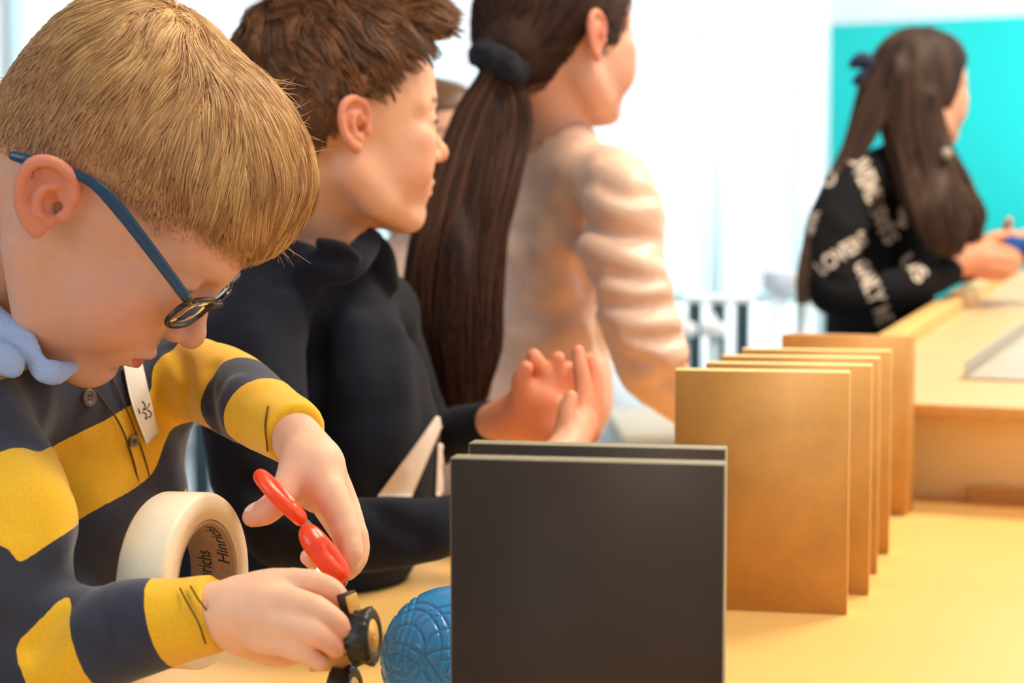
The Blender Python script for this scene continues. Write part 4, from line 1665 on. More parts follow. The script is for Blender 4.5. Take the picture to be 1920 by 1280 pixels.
def wheel(c, Rw, W, parent):
    seg = 72
    prof = [(Rw * 0.52, -W), (Rw * 0.86, -W), (Rw, -W * 0.86), (Rw, -W * 0.5), (Rw, -W * 0.14), (Rw * 0.90, 0), (Rw * 0.66, -0.0004), (Rw * 0.60, -W * 0.2), (Rw * 0.52, -W * 0.2)]
    v, q = lathe(prof, seg, wr, (0, 0, 0))
    loc = v @ wr.T
    r = np.hypot(loc[:, 1], loc[:, 2])
    an = np.arctan2(loc[:, 2], loc[:, 1])
    lug = (np.sin(an * 18 + np.where(loc[:, 0] < -W * 0.5, math.pi, 0)) > 0) & (r > Rw * 0.95)
    sc_ = np.where(lug, 1.10, 1.0)
    mid = (np.abs(loc[:, 0] + W * 0.5) < W * 0.1) & (r > Rw * 0.95)
    sc_ = np.where(mid, 0.97, sc_)
    loc[:, 1:] *= sc_[:, None]
    o = put(link('wheel', mesh_np('wheel', loc @ wr + c, q, smooth=False), None, M['rubber']), parent)
    v, q = lathe([(0.0001, -W * 0.02), (Rw * 0.18, -W * 0.02), (Rw * 0.2, -W * 0.06), (Rw * 0.62, -W * 0.06), (Rw * 0.62, -W * 0.8), (0.0001, -W * 0.8)], 32, wr, c)
    h = link('hub', mesh_np('hub', v, q), None, M['toywood'])
    h.parent = o
    h.matrix_parent_inverse = Matrix.Identity(4)
    return o


wheel(P(703, 1192, 0.885), 0.0152, 0.0135, car)
wheel(P(668, 1300, 0.895), 0.0152, 0.0135, car)
bevel_box('axle', P(655, 1196, 0.905), (0.016, 0.0014, 0.0014), wr, M['steel'], 0.0004, car)
bevel_box('chassis', P(640, 1225, 0.92), (0.012, 0.022, 0.0045), wr, M['toywood'], 0.0008, car)
bevel_box('cabin', P(655, 1138, 0.890), (0.0036, 0.0045, 0.0085), np.stack([nrm((0.8, -0.5, 0.2)), nrm((0.5, 0.8, 0.1)), nrm(np.cross(nrm((0.8, -0.5, 0.2)), nrm((0.5, 0.8, 0.1))))]), M['rubber'], 0.0006, car)
bevel_box('cabin_side', P(664, 1139, 0.885), (0.0008, 0.0044, 0.0075), np.stack([nrm((0.8, -0.5, 0.2)), nrm((0.5, 0.8, 0.1)), nrm(np.cross(nrm((0.8, -0.5, 0.2)), nrm((0.5, 0.8, 0.1))))]), M['toywood'], 0.0003, car)
bevel_box('cabin_post', P(656, 1172, 0.900), (0.003, 0.004, 0.009), wr, M['rubber'], 0.0005, car)

# ---- blue ball with moulded interlacing arcs
M['blue_ball'] = mat('blue_rubber', rgb(52, 138, 204), 0.22)
bsdf(M['blue_ball']).inputs['Subsurface Weight'].default_value = 0.15
BR = 0.0478
bc = P(850, 1234, 1.047)
bc[2] = TABLE + BR
nu, nv_ = 360, 180
th, ph_ = np.meshgrid(np.linspace(0, 2 * math.pi, nu, endpoint=False), np.linspace(1e-3, math.pi - 1e-3, nv_), indexing='ij')
d = np.stack([np.sin(ph_) * np.cos(th), np.sin(ph_) * np.sin(th), np.cos(ph_)], -1)
g = np.zeros(th.shape)
rb_ = np.random.default_rng(5)
for k in range(8):
    a = 2 * math.pi * k / 8
    for z_, ro in ((0.30, 0.62), (-0.35, 0.60)):
        c = nrm((math.cos(a), math.sin(a), z_))
        an = np.arccos(np.clip(d @ c, -1, 1))
        for rr_ in (ro, ro * 0.62, ro * 1.02 + 0.12):
            g = np.maximum(g, np.exp(-((an - rr_) / 0.018) ** 2))
vb = bc + d * (BR - 0.0013 * g)[..., None]
i = np.arange(nu)[:, None]
j = np.arange(nv_ - 1)[None]
q = np.stack([i * nv_ + j, i * nv_ + j + 1, ((i + 1) % nu) * nv_ + j + 1, ((i + 1) % nu) * nv_ + j], -1).reshape(-1, 4)
o = link('ball', mesh_np('ball', vb.reshape(-1, 3) - bc, q), None, M['blue_ball'])
o.location = bc
tag(o, 'blue rubber ball with moulded curved grooves, half hidden by the dark board', 'ball')

# ================================================================== BROWN-HAIRED BOY
def hair_roots_path(full, v, q, F, n, dirf, len_fn, lift_fn, K=8, keep=lambda l: l[:, 0] > -1e9, clump=500, cw=0.5):
    roots = scalp_roots(v, q, n, F, keep)
    l_ = F.l(roots)
    ln = len_fn(l_) * RNG.uniform(0.7, 1.15, n)
    lift0 = lift_fn(l_)
    path = walk(full, roots, dirf, ln / (K - 1), K, lambda t: lift0 * (0.4 + 1.2 * t))
    ci = RNG.integers(0, n, clump)
    near = np.zeros(n, int)
    for a in range(0, n, 1000):
        near[a:a + 1000] = ((roots[a:a + 1000, None] - roots[ci][None]) ** 2).sum(2).argmin(1)
    tt = np.linspace(0, 1, K)[None, :, None]
    w_ = cw * tt ** 1.3
    path = path * (1 - w_) + path[ci][near] * w_
    return path, l_, near


base = clear(P(440, 1500, 1.56))
boy = empty('person', (base[0], base[1], 0), 'brown-haired boy in a black hooded sweatshirt with a white print, seen in profile', 'person')
HB2 = Frame(P(628, 258, 1.466), nrm((0.915, 0.398, -0.06)), (-0.398, 0.915, 0.0), 0.00104)
B = SDF()
head_sdf(B, HB2, fat=1.0, mouth_open=0.6)
B.tube([HB2.w((-30, 0, -22)), P(612, 420, 1.50), P(612, 520, 1.52)], [0.041, 0.034, 0.046], 0.022)
near2 = [(500, 556, 1.44, 92), (468, 655, 1.40, 104), (486, 830, 1.37, 98), (515, 965, 1.34, 88), (600, 1000, 1.30, 72), (730, 1000, 1.27, 66), (850, 985, 1.28, 56), (960, 930, 1.33, 48), (1015, 880, 1.38, 42)]
far2 = [(690, 600, 1.66, 90), (740, 720, 1.68, 80), (800, 815, 1.67, 60), (880, 802, 1.63, 46), (942, 782, 1.60, 38)]
for rows in (near2, far2):
    p_, r_ = T(rows, 12)
    B.tube(p_, np.minimum(r_ - 0.008, 0.014), 0.01)
B.tube(*T([(612, 560, 1.53, 60), (620, 940, 1.55, 70)]), k=0.03)
# far hand
fin(B, [(925, 790, 1.60, 34), (965, 780, 1.585, 44), (1005, 752, 1.57, 46)], 0.012)
fin(B, [(1005, 745, 1.57, 30), (1018, 705, 1.565, 20), (1006, 678, 1.56, 16), (1000, 666, 1.56, 13)], 0.006)
fin(B, [(1020, 745, 1.575, 28), (1042, 705, 1.57, 18), (1046, 672, 1.565, 14)], 0.006)
fin(B, [(1032, 755, 1.58, 26), (1062, 720, 1.58, 17), (1068, 690, 1.575, 13)], 0.006)
fin(B, [(1030, 775, 1.57, 28), (1062, 760, 1.56, 17), (1078, 742, 1.55, 13)], 0.006)
fin(B, [(985, 745, 1.56, 28), (978, 712, 1.55, 19), (986, 690, 1.545, 14)], 0.006)
fin(B, [(980, 790, 1.58, 34), (1030, 800, 1.57, 38), (1060, 820, 1.56, 30)], 0.010)
# near hand rising from behind the dark boards
fin(B, [(1015, 880, 1.38, 32), (1055, 850, 1.42, 36), (1085, 800, 1.46, 36)], 0.012)
fin(B, [(1088, 795, 1.46, 26), (1094, 735, 1.47, 18), (1088, 690, 1.475, 15), (1084, 658, 1.48, 12)], 0.006)
fin(B, [(1098, 800, 1.475, 26), (1110, 745, 1.485, 18), (1110, 700, 1.49, 15), (1104, 672, 1.49, 12)], 0.006)
fin(B, [(1100, 810, 1.49, 26), (1116, 760, 1.50, 17), (1118, 720, 1.51, 14), (1114, 696, 1.51, 12)], 0.006)
fin(B, [(1095, 820, 1.505, 24), (1106, 780, 1.52, 15), (1108, 748, 1.525, 12)], 0.006)
fin(B, [(1065, 830, 1.44, 24), (1062, 780, 1.44, 18), (1070, 745, 1.445, 14)], 0.008)
v, q = B.mesh(0.0022)
BRW = np.array(rgb(84, 50, 30)[:3])
c = head_color(v, HB2, np.array(rgb(232, 176, 146)[:3]), brow=BRW, brow_s=0.9)
hp = P(1040, 740, 1.53)
c = mixc(c, np.array(rgb(236, 128, 88)[:3]), 0.6 * sstep(0.14, 0.05, np.linalg.norm(v - hp, axis=1)))
finish('body', v, q, c, M['skin'], boy)
eyes(HB2, boy, look=(1, 0, 0.0))

# hooded sweatshirt
M['hoodie'] = mat('black_fleece', rgb(26, 28, 40), 0.9)
add_noise(M['hoodie'], 500, 0.15, 0.4, dist=0.0006)
bsdf(M['hoodie']).inputs['Sheen Weight'].default_value = 0.06
bsdf(M['hoodie']).inputs['Specular IOR Level'].default_value = 0.15
M['print'] = add_noise(mat('white_print', rgb(226, 214, 208), 0.7), 60, 0.04)
S = SDF()
fl2 = (np.stack([HB2.R[0] * [1, 1, 0], HB2.R[1] * [1, 1, 0], [0, 0, 1.0]]), np.array([0.92, 1.18, 1.0]))
fl2 = (np.stack([nrm(fl2[0][0]), nrm(fl2[0][1]), [0, 0, 1.0]]), fl2[1])
p_, r_ = T([(612, 600, 1.52, 120), (640, 760, 1.53, 178), (642, 920, 1.54, 186), (560, 1060, 1.55, 168), (460, 1250, 1.56, 168), (430, 1480, 1.56, 165)], 12)
p_[8:] = [clear(x_) for x_ in p_[8:]]
S.tube(p_, r_, k=0.03, fl=fl2)
S.tube(*T([(520, 560, 1.45, 84), (610, 535, 1.53, 92), (700, 590, 1.64, 84)], 5), k=0.03)
S.tube(*T(near2, 18), k=0.016)
S.tube(*T(far2, 12), k=0.016)
# hood lying on the shoulders
S.tube(*T([(690, 455, 1.46, 22), (650, 500, 1.42, 30), (585, 500, 1.42, 38), (525, 490, 1.48, 44), (520, 470, 1.56, 44), (580, 455, 1.62, 40), (660, 450, 1.62, 30), (700, 450, 1.56, 20)], 20), k=0.014)
S.tube(*T([(690, 436, 1.50, 12), (715, 480, 1.50, 24), (728, 530, 1.52, 20)], 6), k=0.012)
S.tube(*T([(668, 480, 1.41, 10), (640, 462, 1.40, 12), (600, 455, 1.40, 12)], 6), k=0.008)
# creases
fold(S, [(600, 520), (560, 527), (515, 535)], 0.006, 0.003, 1.1, 0.008, True)
fold(S, [(592, 600), (604, 700), (604, 820), (596, 900)], 0.010, 0.006, 1.1, 0.014, True)
fold(S, [(470, 900), (520, 940), (580, 930)], 0.008, 0.005, 1.1, 0.012, True)
fold(S, [(700, 950), (740, 985), (790, 1010)], 0.006, 0.003, 1.1, 0.014, True)
fold(S, [(742, 640), (745, 760), (730, 860)], 0.012, 0.004, 1.1, 0.03)
fold(S, [(665, 620), (672, 760), (665, 900)], 0.012, 0.004, 1.1, 0.03)
fold(S, [(480, 640), (500, 760), (480, 860)], 0.012, 0.003, 1.1, 0.03)
S.tube([HB2.w((-30, 0, -22)), P(612, 420, 1.50), P(612, 500, 1.52)], [0.041, 0.036, 0.040], 0.004, sub=True)
e_ = P(948, 779, 1.598)
de = nrm(P(960, 776, 1.59) - P(900, 795, 1.62))
S.cut(lambda p: np.where(((p - e_) ** 2).sum(1) < 0.06 ** 2, (p - e_) @ de, -0.05), 0.002)
v, q = S.mesh(0.0036)
v2 = v + vnormals(v, q) * (noise(v * np.array([20, 20, 10])) * 0.0022 + noise(v * 55 + 3) * 0.0006)[:, None]
put(link('hooded_sweatshirt', mesh_np('hooded_sweatshirt', v2, q), None, M['hoodie']), boy)
T1 = SDF()
T1.ops = S.ops
def quad_out(a, b, c_, d_):
    a, b, c_, d_ = map(np.array, (a, b, c_, d_))
    def fn(u, v):
        pnt = ((a[:, None] * (1 - u) + b[:, None] * u) * (1 - v) + (d_[:, None] * (1 - u) + c_[:, None] * u) * v)
        return pnt[0], pnt[1]
    return fn
decal('chest_print', T1, quad_out((812, 781), (829, 786), (768, 930), (705, 928)), M['print'], boy, 8, 22, off=0.0026, D0=1.1)
decal('chest_print', T1, quad_out((816, 830), (824, 832), (840, 928), (812, 928)), M['print'], boy, 5, 12, off=0.0026, D0=1.1)
legs('trousers', boy, (base[0], base[1] + 0.02, 0.66), (-0.03, 0.075), M['jeans'], M['shoe'], face=(0.9, 0.4))

# hair
XS2 = [-120, -92, -60, -34, -24, -14, -4, 6, 16, 24, 30, 36, 44, 54, 70, 120]
ZS2 = [-40, -34, -30, -24, -6, 18, 32, 30, 27, 34, 46, 62, 76, 86, 93, 95]
Hf = hair_full(HB2, 3, 6)
Hf.ell(HB2.w((64, 0, 106)), np.array((34, 48, 20)) * HB2.s, HB2.R, 0.012)
Hf.ell(HB2.w((-52, 0, 10)), np.array((46, 54, 52)) * HB2.s, HB2.R, 0.012)
Hc = SDF()
Hc.ops = list(Hf.ops)
Hc.cut(hairline_cut(XS2, ZS2, HB2), 0.005)
v, q = Hc.mesh(0.003)
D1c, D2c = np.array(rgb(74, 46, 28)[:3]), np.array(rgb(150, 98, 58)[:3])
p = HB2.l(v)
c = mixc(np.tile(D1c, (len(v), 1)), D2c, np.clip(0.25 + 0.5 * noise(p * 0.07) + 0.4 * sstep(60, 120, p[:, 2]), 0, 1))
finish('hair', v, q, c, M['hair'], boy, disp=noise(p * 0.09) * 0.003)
def dirf_br(p, t):
    l_ = HB2.l(p)
    d = l_ - np.array((-40, 0, 112))
    d[:, 0] += 30
    d[:, 2] -= 30
    d += np.stack([noise(l_ * 0.045), noise(l_ * 0.045 + 9), noise(l_ * 0.045 + 17)], 1) * 90
    d /= np.linalg.norm(d, axis=1, keepdims=True)
    return d @ HB2.R
path, l_, near = hair_roots_path(Hf, v, q, HB2, 11000, dirf_br,
    lambda l: 0.012 + 0.028 * sstep(40, 100, l[:, 2]) * sstep(90, 40, l[:, 0]), lambda l: RNG.uniform(0, 0.002, len(l)) + 0.009 * sstep(50, 110, l[:, 2]) * RNG.uniform(0, 1, len(l)),
    keep=lambda l: (l[:, 1] < 50) & (l[:, 2] > np.interp(l[:, 0], XS2, ZS2) + 4), clump=700, cw=0.55)
cvv = np.clip(RNG.normal(0.45, 0.25, len(l_)) + 0.25 * RNG.normal(0, 1, 700)[near], 0, 1)
strands('hair_strands', path, 0.00055, 0.00012, mixc(np.tile(D1c, (len(l_), 1)), D2c, cvv), M['hair'], boy)

# ================================================================== GIRL IN PINK
def long_strands(name, guides, n, spread, mat_, parent, c1, c2, r0=0.0006, r1=0.0002, K=16, wave=0.003, seed=3, flat=1.0):
    """hair that hangs: each strand follows one of the guide paths (K,3)+radius with a steady offset"""
    rg = np.random.default_rng(seed)
    G = [spline(np.asarray(g_, float), K) for g_ in guides]
    out = np.zeros((n, K, 3))
    gi = rg.integers(0, len(G), n)
    a = rg.uniform(0, 2 * math.pi, n)
    rr = np.sqrt(rg.uniform(0.2, 1.0, n))
    t = np.linspace(0, 1, K)
    for i in range(n):
        g_ = G[gi[i]]
        ox = np.cos(a[i]) * rr[i] * g_[:, 3]
        oy = np.sin(a[i]) * rr[i] * g_[:, 3] * flat
        wv = wave * np.sin(t * rg.uniform(5, 9) + rg.uniform(0, 6)) * t
        out[i, :, 0] = g_[:, 0] + ox + wv
        out[i, :, 1] = g_[:, 1] + oy
        out[i, :, 2] = g_[:, 2]
    c = mixc(np.tile(c1, (n, 1)), c2, np.clip(rg.normal(0.4, 0.3, n), 0, 1))
    return strands(name, out, r0, r1, c, mat_, parent)


def G4(rows):
    return [list(P(x, y, D)) + [pr(r, D)] for x, y, D, r in rows]


base = clear(P(1000, 1100, 1.95))
girl = empty('person', (base[0], base[1], 0), 'girl in a pale pink puff-sleeved blouse with a long brown ponytail, seen from behind', 'person')
HB3 = Frame(P(1040, 92, 1.88), nrm((0.78, 0.62, 0.0)), (-0.62, 0.78, 0.0), 0.00108)
B = SDF()
head_sdf(B, HB3, fat=1.12, ears=(-1, 1), ear_rot=-0.1, ear_s=0.95)
B.tube([HB3.w((-26, 0, -22)), P(1035, 215, 1.90), P(1040, 300, 1.92)], [0.040, 0.036, 0.05], 0.02)
arm_r = [(1150, 365, 1.80, 62), (1170, 470, 1.78, 66), (1200, 580, 1.77, 60), (1225, 680, 1.78, 56), (1262, 730, 1.80, 46), (1330, 790, 1.86, 40), (1400, 830, 1.95, 32)]
arm_l = [(950, 360, 2.06, 56), (930, 480, 2.10, 56), (960, 640, 2.14, 48), (1080, 740, 2.16, 40)]
for rows in (arm_r, arm_l):
    p_, r_ = T(rows, 12)
    B.tube(p_, np.minimum(r_ - 0.008, 0.016), 0.01)
B.tube(*T([(1035, 330, 1.94, 60), (1030, 740, 1.96, 65)]), k=0.03)
fin(B, [(1400, 830, 1.95, 26), (1440, 850, 2.0, 28), (1470, 860, 2.03, 24)], 0.01)
for dy in (-14, -4, 6, 15):
    fin(B, [(1465, 858 + dy, 2.03, 11), (1500, 862 + dy * 1.3, 2.06, 9), (1522, 876 + dy * 1.3, 2.08, 8)], 0.003)
fin(B, [(1440, 838, 1.98, 12), (1470, 828, 1.99, 10), (1490, 834, 2.0, 8)], 0.004)
v, q = B.mesh(0.003)
DBR = np.array(rgb(48, 30, 24)[:3])
c = head_color(v, HB3, np.array(rgb(226, 172, 148)[:3]), brow=DBR)
finish('body', v, q, c, M['skin'], girl)
eyes(HB3, girl)

M['pink'] = mat('blush_satin', rgb(236, 196, 174), 0.42)
bsdf(M['pink']).inputs['Sheen Weight'].default_value = 0.2
add_noise(M['pink'], 60, 0.05, 0.08, dist=0.001)
S = SDF()
flp = (np.stack([nrm([0.80, 0.60, 0]), nrm([-0.60, 0.80, 0]), [0, 0, 1.0]]), np.array([0.80, 1.15, 1.0]))
S.tube(*T([(1035, 330, 1.93, 92), (1030, 450, 1.94, 118), (1030, 600, 1.95, 116), (1026, 740, 1.96, 112)], 12), k=0.03, fl=flp)
S.tube([P(1024, 740, 1.96), clear(P(985, 880, 1.97)), clear(P(960, 1040, 1.97)), clear(P(950, 1140, 1.97))], [pr(114, 1.96), pr(120, 1.96), pr(140, 1.97), pr(140, 1.97)], k=0.03, fl=flp)
S.tube(*T([(955, 345, 2.05, 54), (1035, 285, 1.93, 58), (1135, 335, 1.83, 54)], 6), k=0.03)
S.tube(*T([(1035, 240, 1.90, 44), (1040, 300, 1.92, 66)], 4), k=0.03)
# right sleeve: gathered puff, then soft tucks down to the cuff
sl = [(1150, 350, 1.82, 70), (1172, 410, 1.79, 74), (1172, 480, 1.78, 74), (1186, 560, 1.77, 74), (1212, 640, 1.77, 74), (1232, 700, 1.79, 62), (1290, 760, 1.83, 46), (1370, 812, 1.92, 38)]
S.tube(*T(sl, 20), k=0.02)
S.tube(*T(arm_l, 12), k=0.02)
rg = np.random.default_rng(4)
for (pts_, r_w, h) in (([(1120, 322), (1165, 330), (1205, 350)], .016, .004), ([(1100, 372), (1150, 392), (1222, 392)], .014, .006),
                       ([(1066, 452), (1140, 480), (1236, 508)], .015, .010), ([(1110, 545), (1180, 548), (1252, 540)], .014, .007),
                       ([(1130, 596), (1200, 612), (1282, 604)], .014, .008), ([(1170, 640), (1230, 662), (1304, 652)], .015, .009),
                       ([(1200, 700), (1240, 690), (1290, 668)], .010, .005)):
    fold(S, pts_, r_w, h, 1.5, 0.020, n=12, taper=0.35)
for (pts_, r_w, h) in (([(1130, 352), (1180, 372), (1225, 368)], .007, .005), ([(1100, 420), (1160, 440), (1236, 448)], .008, .007),
                       ([(1150, 515), (1200, 526), (1245, 522)], .007, .006), ([(1140, 570), (1205, 578), (1262, 572)], .008, .006),
                       ([(1180, 632), (1235, 636), (1290, 628)], .006, .005), ([(1185, 678), (1225, 690), (1260, 720)], .007, .006)):
    fold(S, pts_, r_w, h, 1.5, 0.012, True, n=12, taper=0.3)
fold(S, [(1078, 480), (1108, 560), (1130, 660)], 0.010, 0.008, 1.5, 0.012, True)
fold(S, [(960, 480), (1000, 530), (1040, 545)], 0.014, 0.005, 1.5, 0.03)
fold(S, [(1060, 330), (1050, 400), (1030, 470)], 0.016, 0.004, 1.5, 0.04)
fold(S, [(940, 620), (1000, 640), (1090, 620)], 0.012, 0.004, 1.5, 0.03)
S.tube([HB3.w((-26, 0, -22)), P(1035, 215, 1.90), P(1035, 262, 1.91)], [0.041, 0.038, 0.043], 0.004, sub=True)
e_ = P(1366, 810, 1.915)
de = nrm(P(1400, 830, 1.95) - P(1330, 790, 1.86))
S.cut(lambda p: np.where(((p - e_) ** 2).sum(1) < 0.07 ** 2, (p - e_) @ de, -0.05), 0.002)
v, q = S.mesh(0.0042)
v2 = v + vnormals(v, q) * (noise(v * np.array([16, 16, 26])) * 0.0028)[:, None]
put(link('blouse', mesh_np('blouse', v2, q), None, M['pink']), girl)
legs('trousers', girl, (base[0], base[1], 0.62), (-0.05, 0.065), M['jeans'], M['shoe'], face=(0.8, 0.6))

# hair: smooth cap drawn back to the ponytail
XS3 = [-120, -90, -60, -34, -22, -10, 0, 12, 26, 40, 54, 66, 84, 120]
ZS3 = [-60, -56, -50, -34, -12, 16, 32, 26, 8, 12, 44, 66, 82, 86]
Hf = hair_full(HB3, -1, 1)
Hf.ell(HB3.w((-48, 0, 10)), np.array((47, 57, 50)) * HB3.s, HB3.R, 0.014)
Hf.ell(HB3.w((-46, 0, -16)), np.array((38, 46, 38)) * HB3.s, HB3.R, 0.016)
Hc = SDF()
Hc.ops = list(Hf.ops)
Hc.cut(hairline_cut(XS3, ZS3, HB3), 0.008)
pony = [(938, 118, 1.81, 30), (915, 190, 1.81, 44), (895, 290, 1.79, 56), (872, 400, 1.77, 64), (862, 500, 1.75, 68), (858, 600, 1.74, 68), (866, 690, 1.74, 56), (872, 770, 1.74, 30)]
Hc.tube(*T([(960, 90, 1.81, 40), (935, 122, 1.81, 28)]), k=0.02)
v, q = Hc.mesh(0.0035)
HP1, HP2 = np.array(rgb(46, 28, 24)[:3]), np.array(rgb(104, 68, 50)[:3])
p = HB3.l(v)
c = mixc(np.tile(HP1, (len(v), 1)), HP2, np.clip(0.2 + 0.3 * noise(p * 0.06), 0, 1))
finish('hair', v, q, c, M['hair_soft'], girl)
tie = P(932, 122, 1.81)
def dirf_pk(p, t):
    d = (tie - p)
    d = d / np.linalg.norm(d, axis=1, keepdims=True)
    return d + 0.15 * np.stack([noise(p * 30), noise(p * 30 + 9), noise(p * 30 + 4)], 1)
path, l_, near = hair_roots_path(Hf, v, q, HB3, 3500, dirf_pk, lambda l: 0.03 + 0 * l[:, 0], lambda l: RNG.uniform(0, 0.0012, len(l)), clump=300, cw=0.4)
strands('hair_strands', path, 0.0007, 0.0002, mixc(np.tile(HP1, (len(l_), 1)), HP2, np.clip(RNG.normal(0.25, 0.25, len(l_)), 0, 1)), M['hair_soft'], girl)
Pn = SDF()
p_, r_ = T(pony, 14)
Pn.tube(p_, r_ * 0.86, 0.02)
v, q = Pn.mesh(0.005)
finish('ponytail', v, q, np.tile(HP1, (len(v), 1)), M['hair_soft'], girl, disp=noise(v * np.array([60, 60, 5])) * 0.006)
gds = [G4(pony), G4([(930, 130, 1.80, 26), (885, 210, 1.79, 32), (845, 330, 1.76, 36), (815, 440, 1.74, 40), (800, 540, 1.74, 38), (812, 640, 1.74, 34), (836, 745, 1.74, 16)]),
       G4([(945, 140, 1.81, 24), (960, 220, 1.81, 40), (935, 340, 1.77, 40), (915, 450, 1.75, 34), (905, 560, 1.74, 34), (905, 660, 1.73, 28), (885, 760, 1.73, 12)])]
long_strands('ponytail_strands', gds, 2600, 1, M['hair_soft'], girl, HP1, HP2, 0.0010, 0.0004, 18, 0.006, 5)
# scrunchie
M['scrunchie'] = add_noise(mat('black_velvet', rgb(24, 26, 36), 0.9), 60, 0.2)
Q = SDF()
axp = nrm(P(920, 160, 1.81) - P(950, 100, 1.81))
a_ = nrm(np.cross(axp, [0, 1, 0]))
b_ = np.cross(axp, a_)
ring = [P(936, 118, 1.80) + (a_ * math.cos(t) + b_ * math.sin(t)) * 0.022 for t in np.linspace(0, 2 * math.pi, 25)]
Q.tube(ring, 0.0145 + 0.002 * np.sin(np.arange(25) * 2.1), 0.006)
v, q = Q.mesh(0.003)
finish('scrunchie', v + vnormals(v, q) * (noise(v * 90) * 0.003)[:, None], q, np.tile((0, 0, 0), (len(v), 1)), M['scrunchie'], girl)

# ------------------------------------------------------------------ child half hidden between the boy and the ponytail
base = P(770, 1150, 2.55)
kid = empty('person', (base[0], base[1], 0), 'child with brown hair and pale pink top, almost wholly hidden behind the ponytail', 'person')
HB5 = Frame(P(812, 296, 2.55), nrm((0.55, -0.82, 0)), (0.82, 0.55, 0), 0.00104)
B = SDF()
head_sdf(B, HB5)
B.tube([HB5.w((-28, 0, -22)), P(805, 400, 2.6), P(800, 460, 2.62)], [0.04, 0.036, 0.05], 0.02)
v, q = B.mesh(0.0045)
finish('body', v, q, head_color(v, HB5, np.array(rgb(224, 172, 146)[:3]), brow=DBR), M['skin'], kid)
eyes(HB5, kid)
S = SDF()
S.tube(*T([(790, 490, 2.62, 78), (780, 640, 2.62, 112), (780, 900, 2.64, 120), (780, 1150, 2.66, 120)], 9), k=0.03)
for s_ in (-1, 1):
    S.tube(*T([(790 + 95 * s_, 510, 2.62 - 0.05 * s_, 42), (785 + 120 * s_, 680, 2.58, 36), (785 + 90 * s_, 800, 2.45, 30)], 8), k=0.02)
S.tube([HB5.w((-28, 0, -22)), P(805, 400, 2.6), P(802, 440, 2.61)], [0.041, 0.038, 0.042], 0.004, sub=True)
v, q = S.mesh(0.007)
put(link('top', mesh_np('top', v, q), None, M['pink']), kid)
Hc = hair_full(HB5, 1, 3)
Hc.cut(hairline_cut([-120, -30, 0, 40, 60, 80, 120], [-40, -30, -10, 10, 50, 66, 70], HB5), 0.006)
for s_ in (-1, 1):
    Hc.tube([HB5.w((-20, 62 * s_, 20)), HB5.w((-10, 70 * s_, -40)), HB5.w((0, 72 * s_, -110))], [0.024, 0.022, 0.010], 0.014)
v, q = Hc.mesh(0.005)
finish('hair', v, q, np.tile(np.array(rgb(96, 66, 44)[:3]), (len(v), 1)), M['hair'], kid, disp=noise(v * 40) * 0.002)
legs('trousers', kid, (base[0], base[1] + 0.05, 0.66), (0.07, 0.02), M['jeans'], M['shoe'], face=(0.5, -0.8))

# ================================================================== GIRL IN THE PRINTED BLACK SWEATSHIRT
base = P(1650, 1000, 3.15)
far = empty('person', (base[0], base[1], 0), 'long-haired girl in a black sweatshirt printed with pale words, standing at the rail', 'person')
HB4 = Frame(P(1722, 184, 3.08), nrm((0.90, 0.42, -0.04)), (-0.42, 0.90, 0.0), 0.00106)
B = SDF()
head_sdf(B, HB4, ears=())
B.tube([HB4.w((-28, 0, -22)), P(1695, 262, 3.12), P(1690, 300, 3.14)], [0.040, 0.034, 0.045], 0.02)
arm4r = [(1594, 345, 3.00, 46), (1562, 440, 2.94, 54), (1568, 545, 2.90, 52), (1660, 545, 2.90, 38), (1740, 525, 2.94, 32), (1790, 505, 2.98, 27)]
arm4l = [(1740, 340, 3.28, 40), (1775, 430, 3.26, 40), (1800, 500, 3.20, 32), (1860, 480, 3.12, 24)]
for rows in (arm4r, arm4l):
    p_, r_ = T(rows, 12)
    B.tube(p_, np.minimum(r_ - 0.01, 0.018), 0.01)
fin(B, [(1785, 500, 2.98, 24), (1815, 488, 2.99, 30), (1842, 482, 3.0, 30)], 0.012)
fin(B, [(1840, 462, 3.0, 17), (1868, 444, 3.0, 12), (1892, 440, 3.02, 9)], 0.006)
fin(B, [(1848, 472, 2.99, 16), (1880, 468, 2.98, 11), (1905, 478, 2.98, 9)], 0.005)
fin(B, [(1850, 486, 2.98, 16), (1882, 486, 2.97, 11), (1908, 492, 2.97, 9)], 0.005)
fin(B, [(1848, 500, 2.98, 15), (1878, 504, 2.97, 11), (1902, 506, 2.97, 9)], 0.005)
fin(B, [(1838, 510, 2.99, 14), (1865, 518, 2.98, 10), (1885, 518, 2.98, 8)], 0.005)
fin(B, [(1860, 480, 3.12, 22), (1900, 462, 3.08, 26), (1925, 455, 3.07, 24)], 0.012)
fin(B, [(1890, 446, 3.08, 13), (1889, 424, 3.07, 9), (1892, 412, 3.06, 7)], 0.005)
fin(B, [(1925, 440, 3.07, 12), (1945, 450, 3.03, 9), (1938, 466, 3.0, 8)], 0.005)
fin(B, [(1930, 455, 3.07, 12), (1950, 468, 3.03, 9), (1938, 482, 3.0, 8)], 0.005)
fin(B, [(1928, 468, 3.07, 12), (1948, 484, 3.03, 9), (1935, 495, 3.0, 8)], 0.005)
fin(B, [(1915, 478, 3.07, 11), (1935, 494, 3.04, 8), (1925, 504, 3.01, 7)], 0.005)
B.tube(*T([(1690, 320, 3.15, 40), (1660, 640, 3.17, 46)]), k=0.03)
v, q = B.mesh(0.0045)
c = head_color(v, HB4, np.array(rgb(226, 168, 138)[:3]), brow=DBR)
c = mixc(c, np.array(rgb(220, 132, 92)[:3]), 0.5 * sstep(0.12, 0.05, np.linalg.norm(v - P(1850, 480, 3.0), axis=1)))
finish('body', v, q, c, M['skin'], far)
eyes(HB4, far)
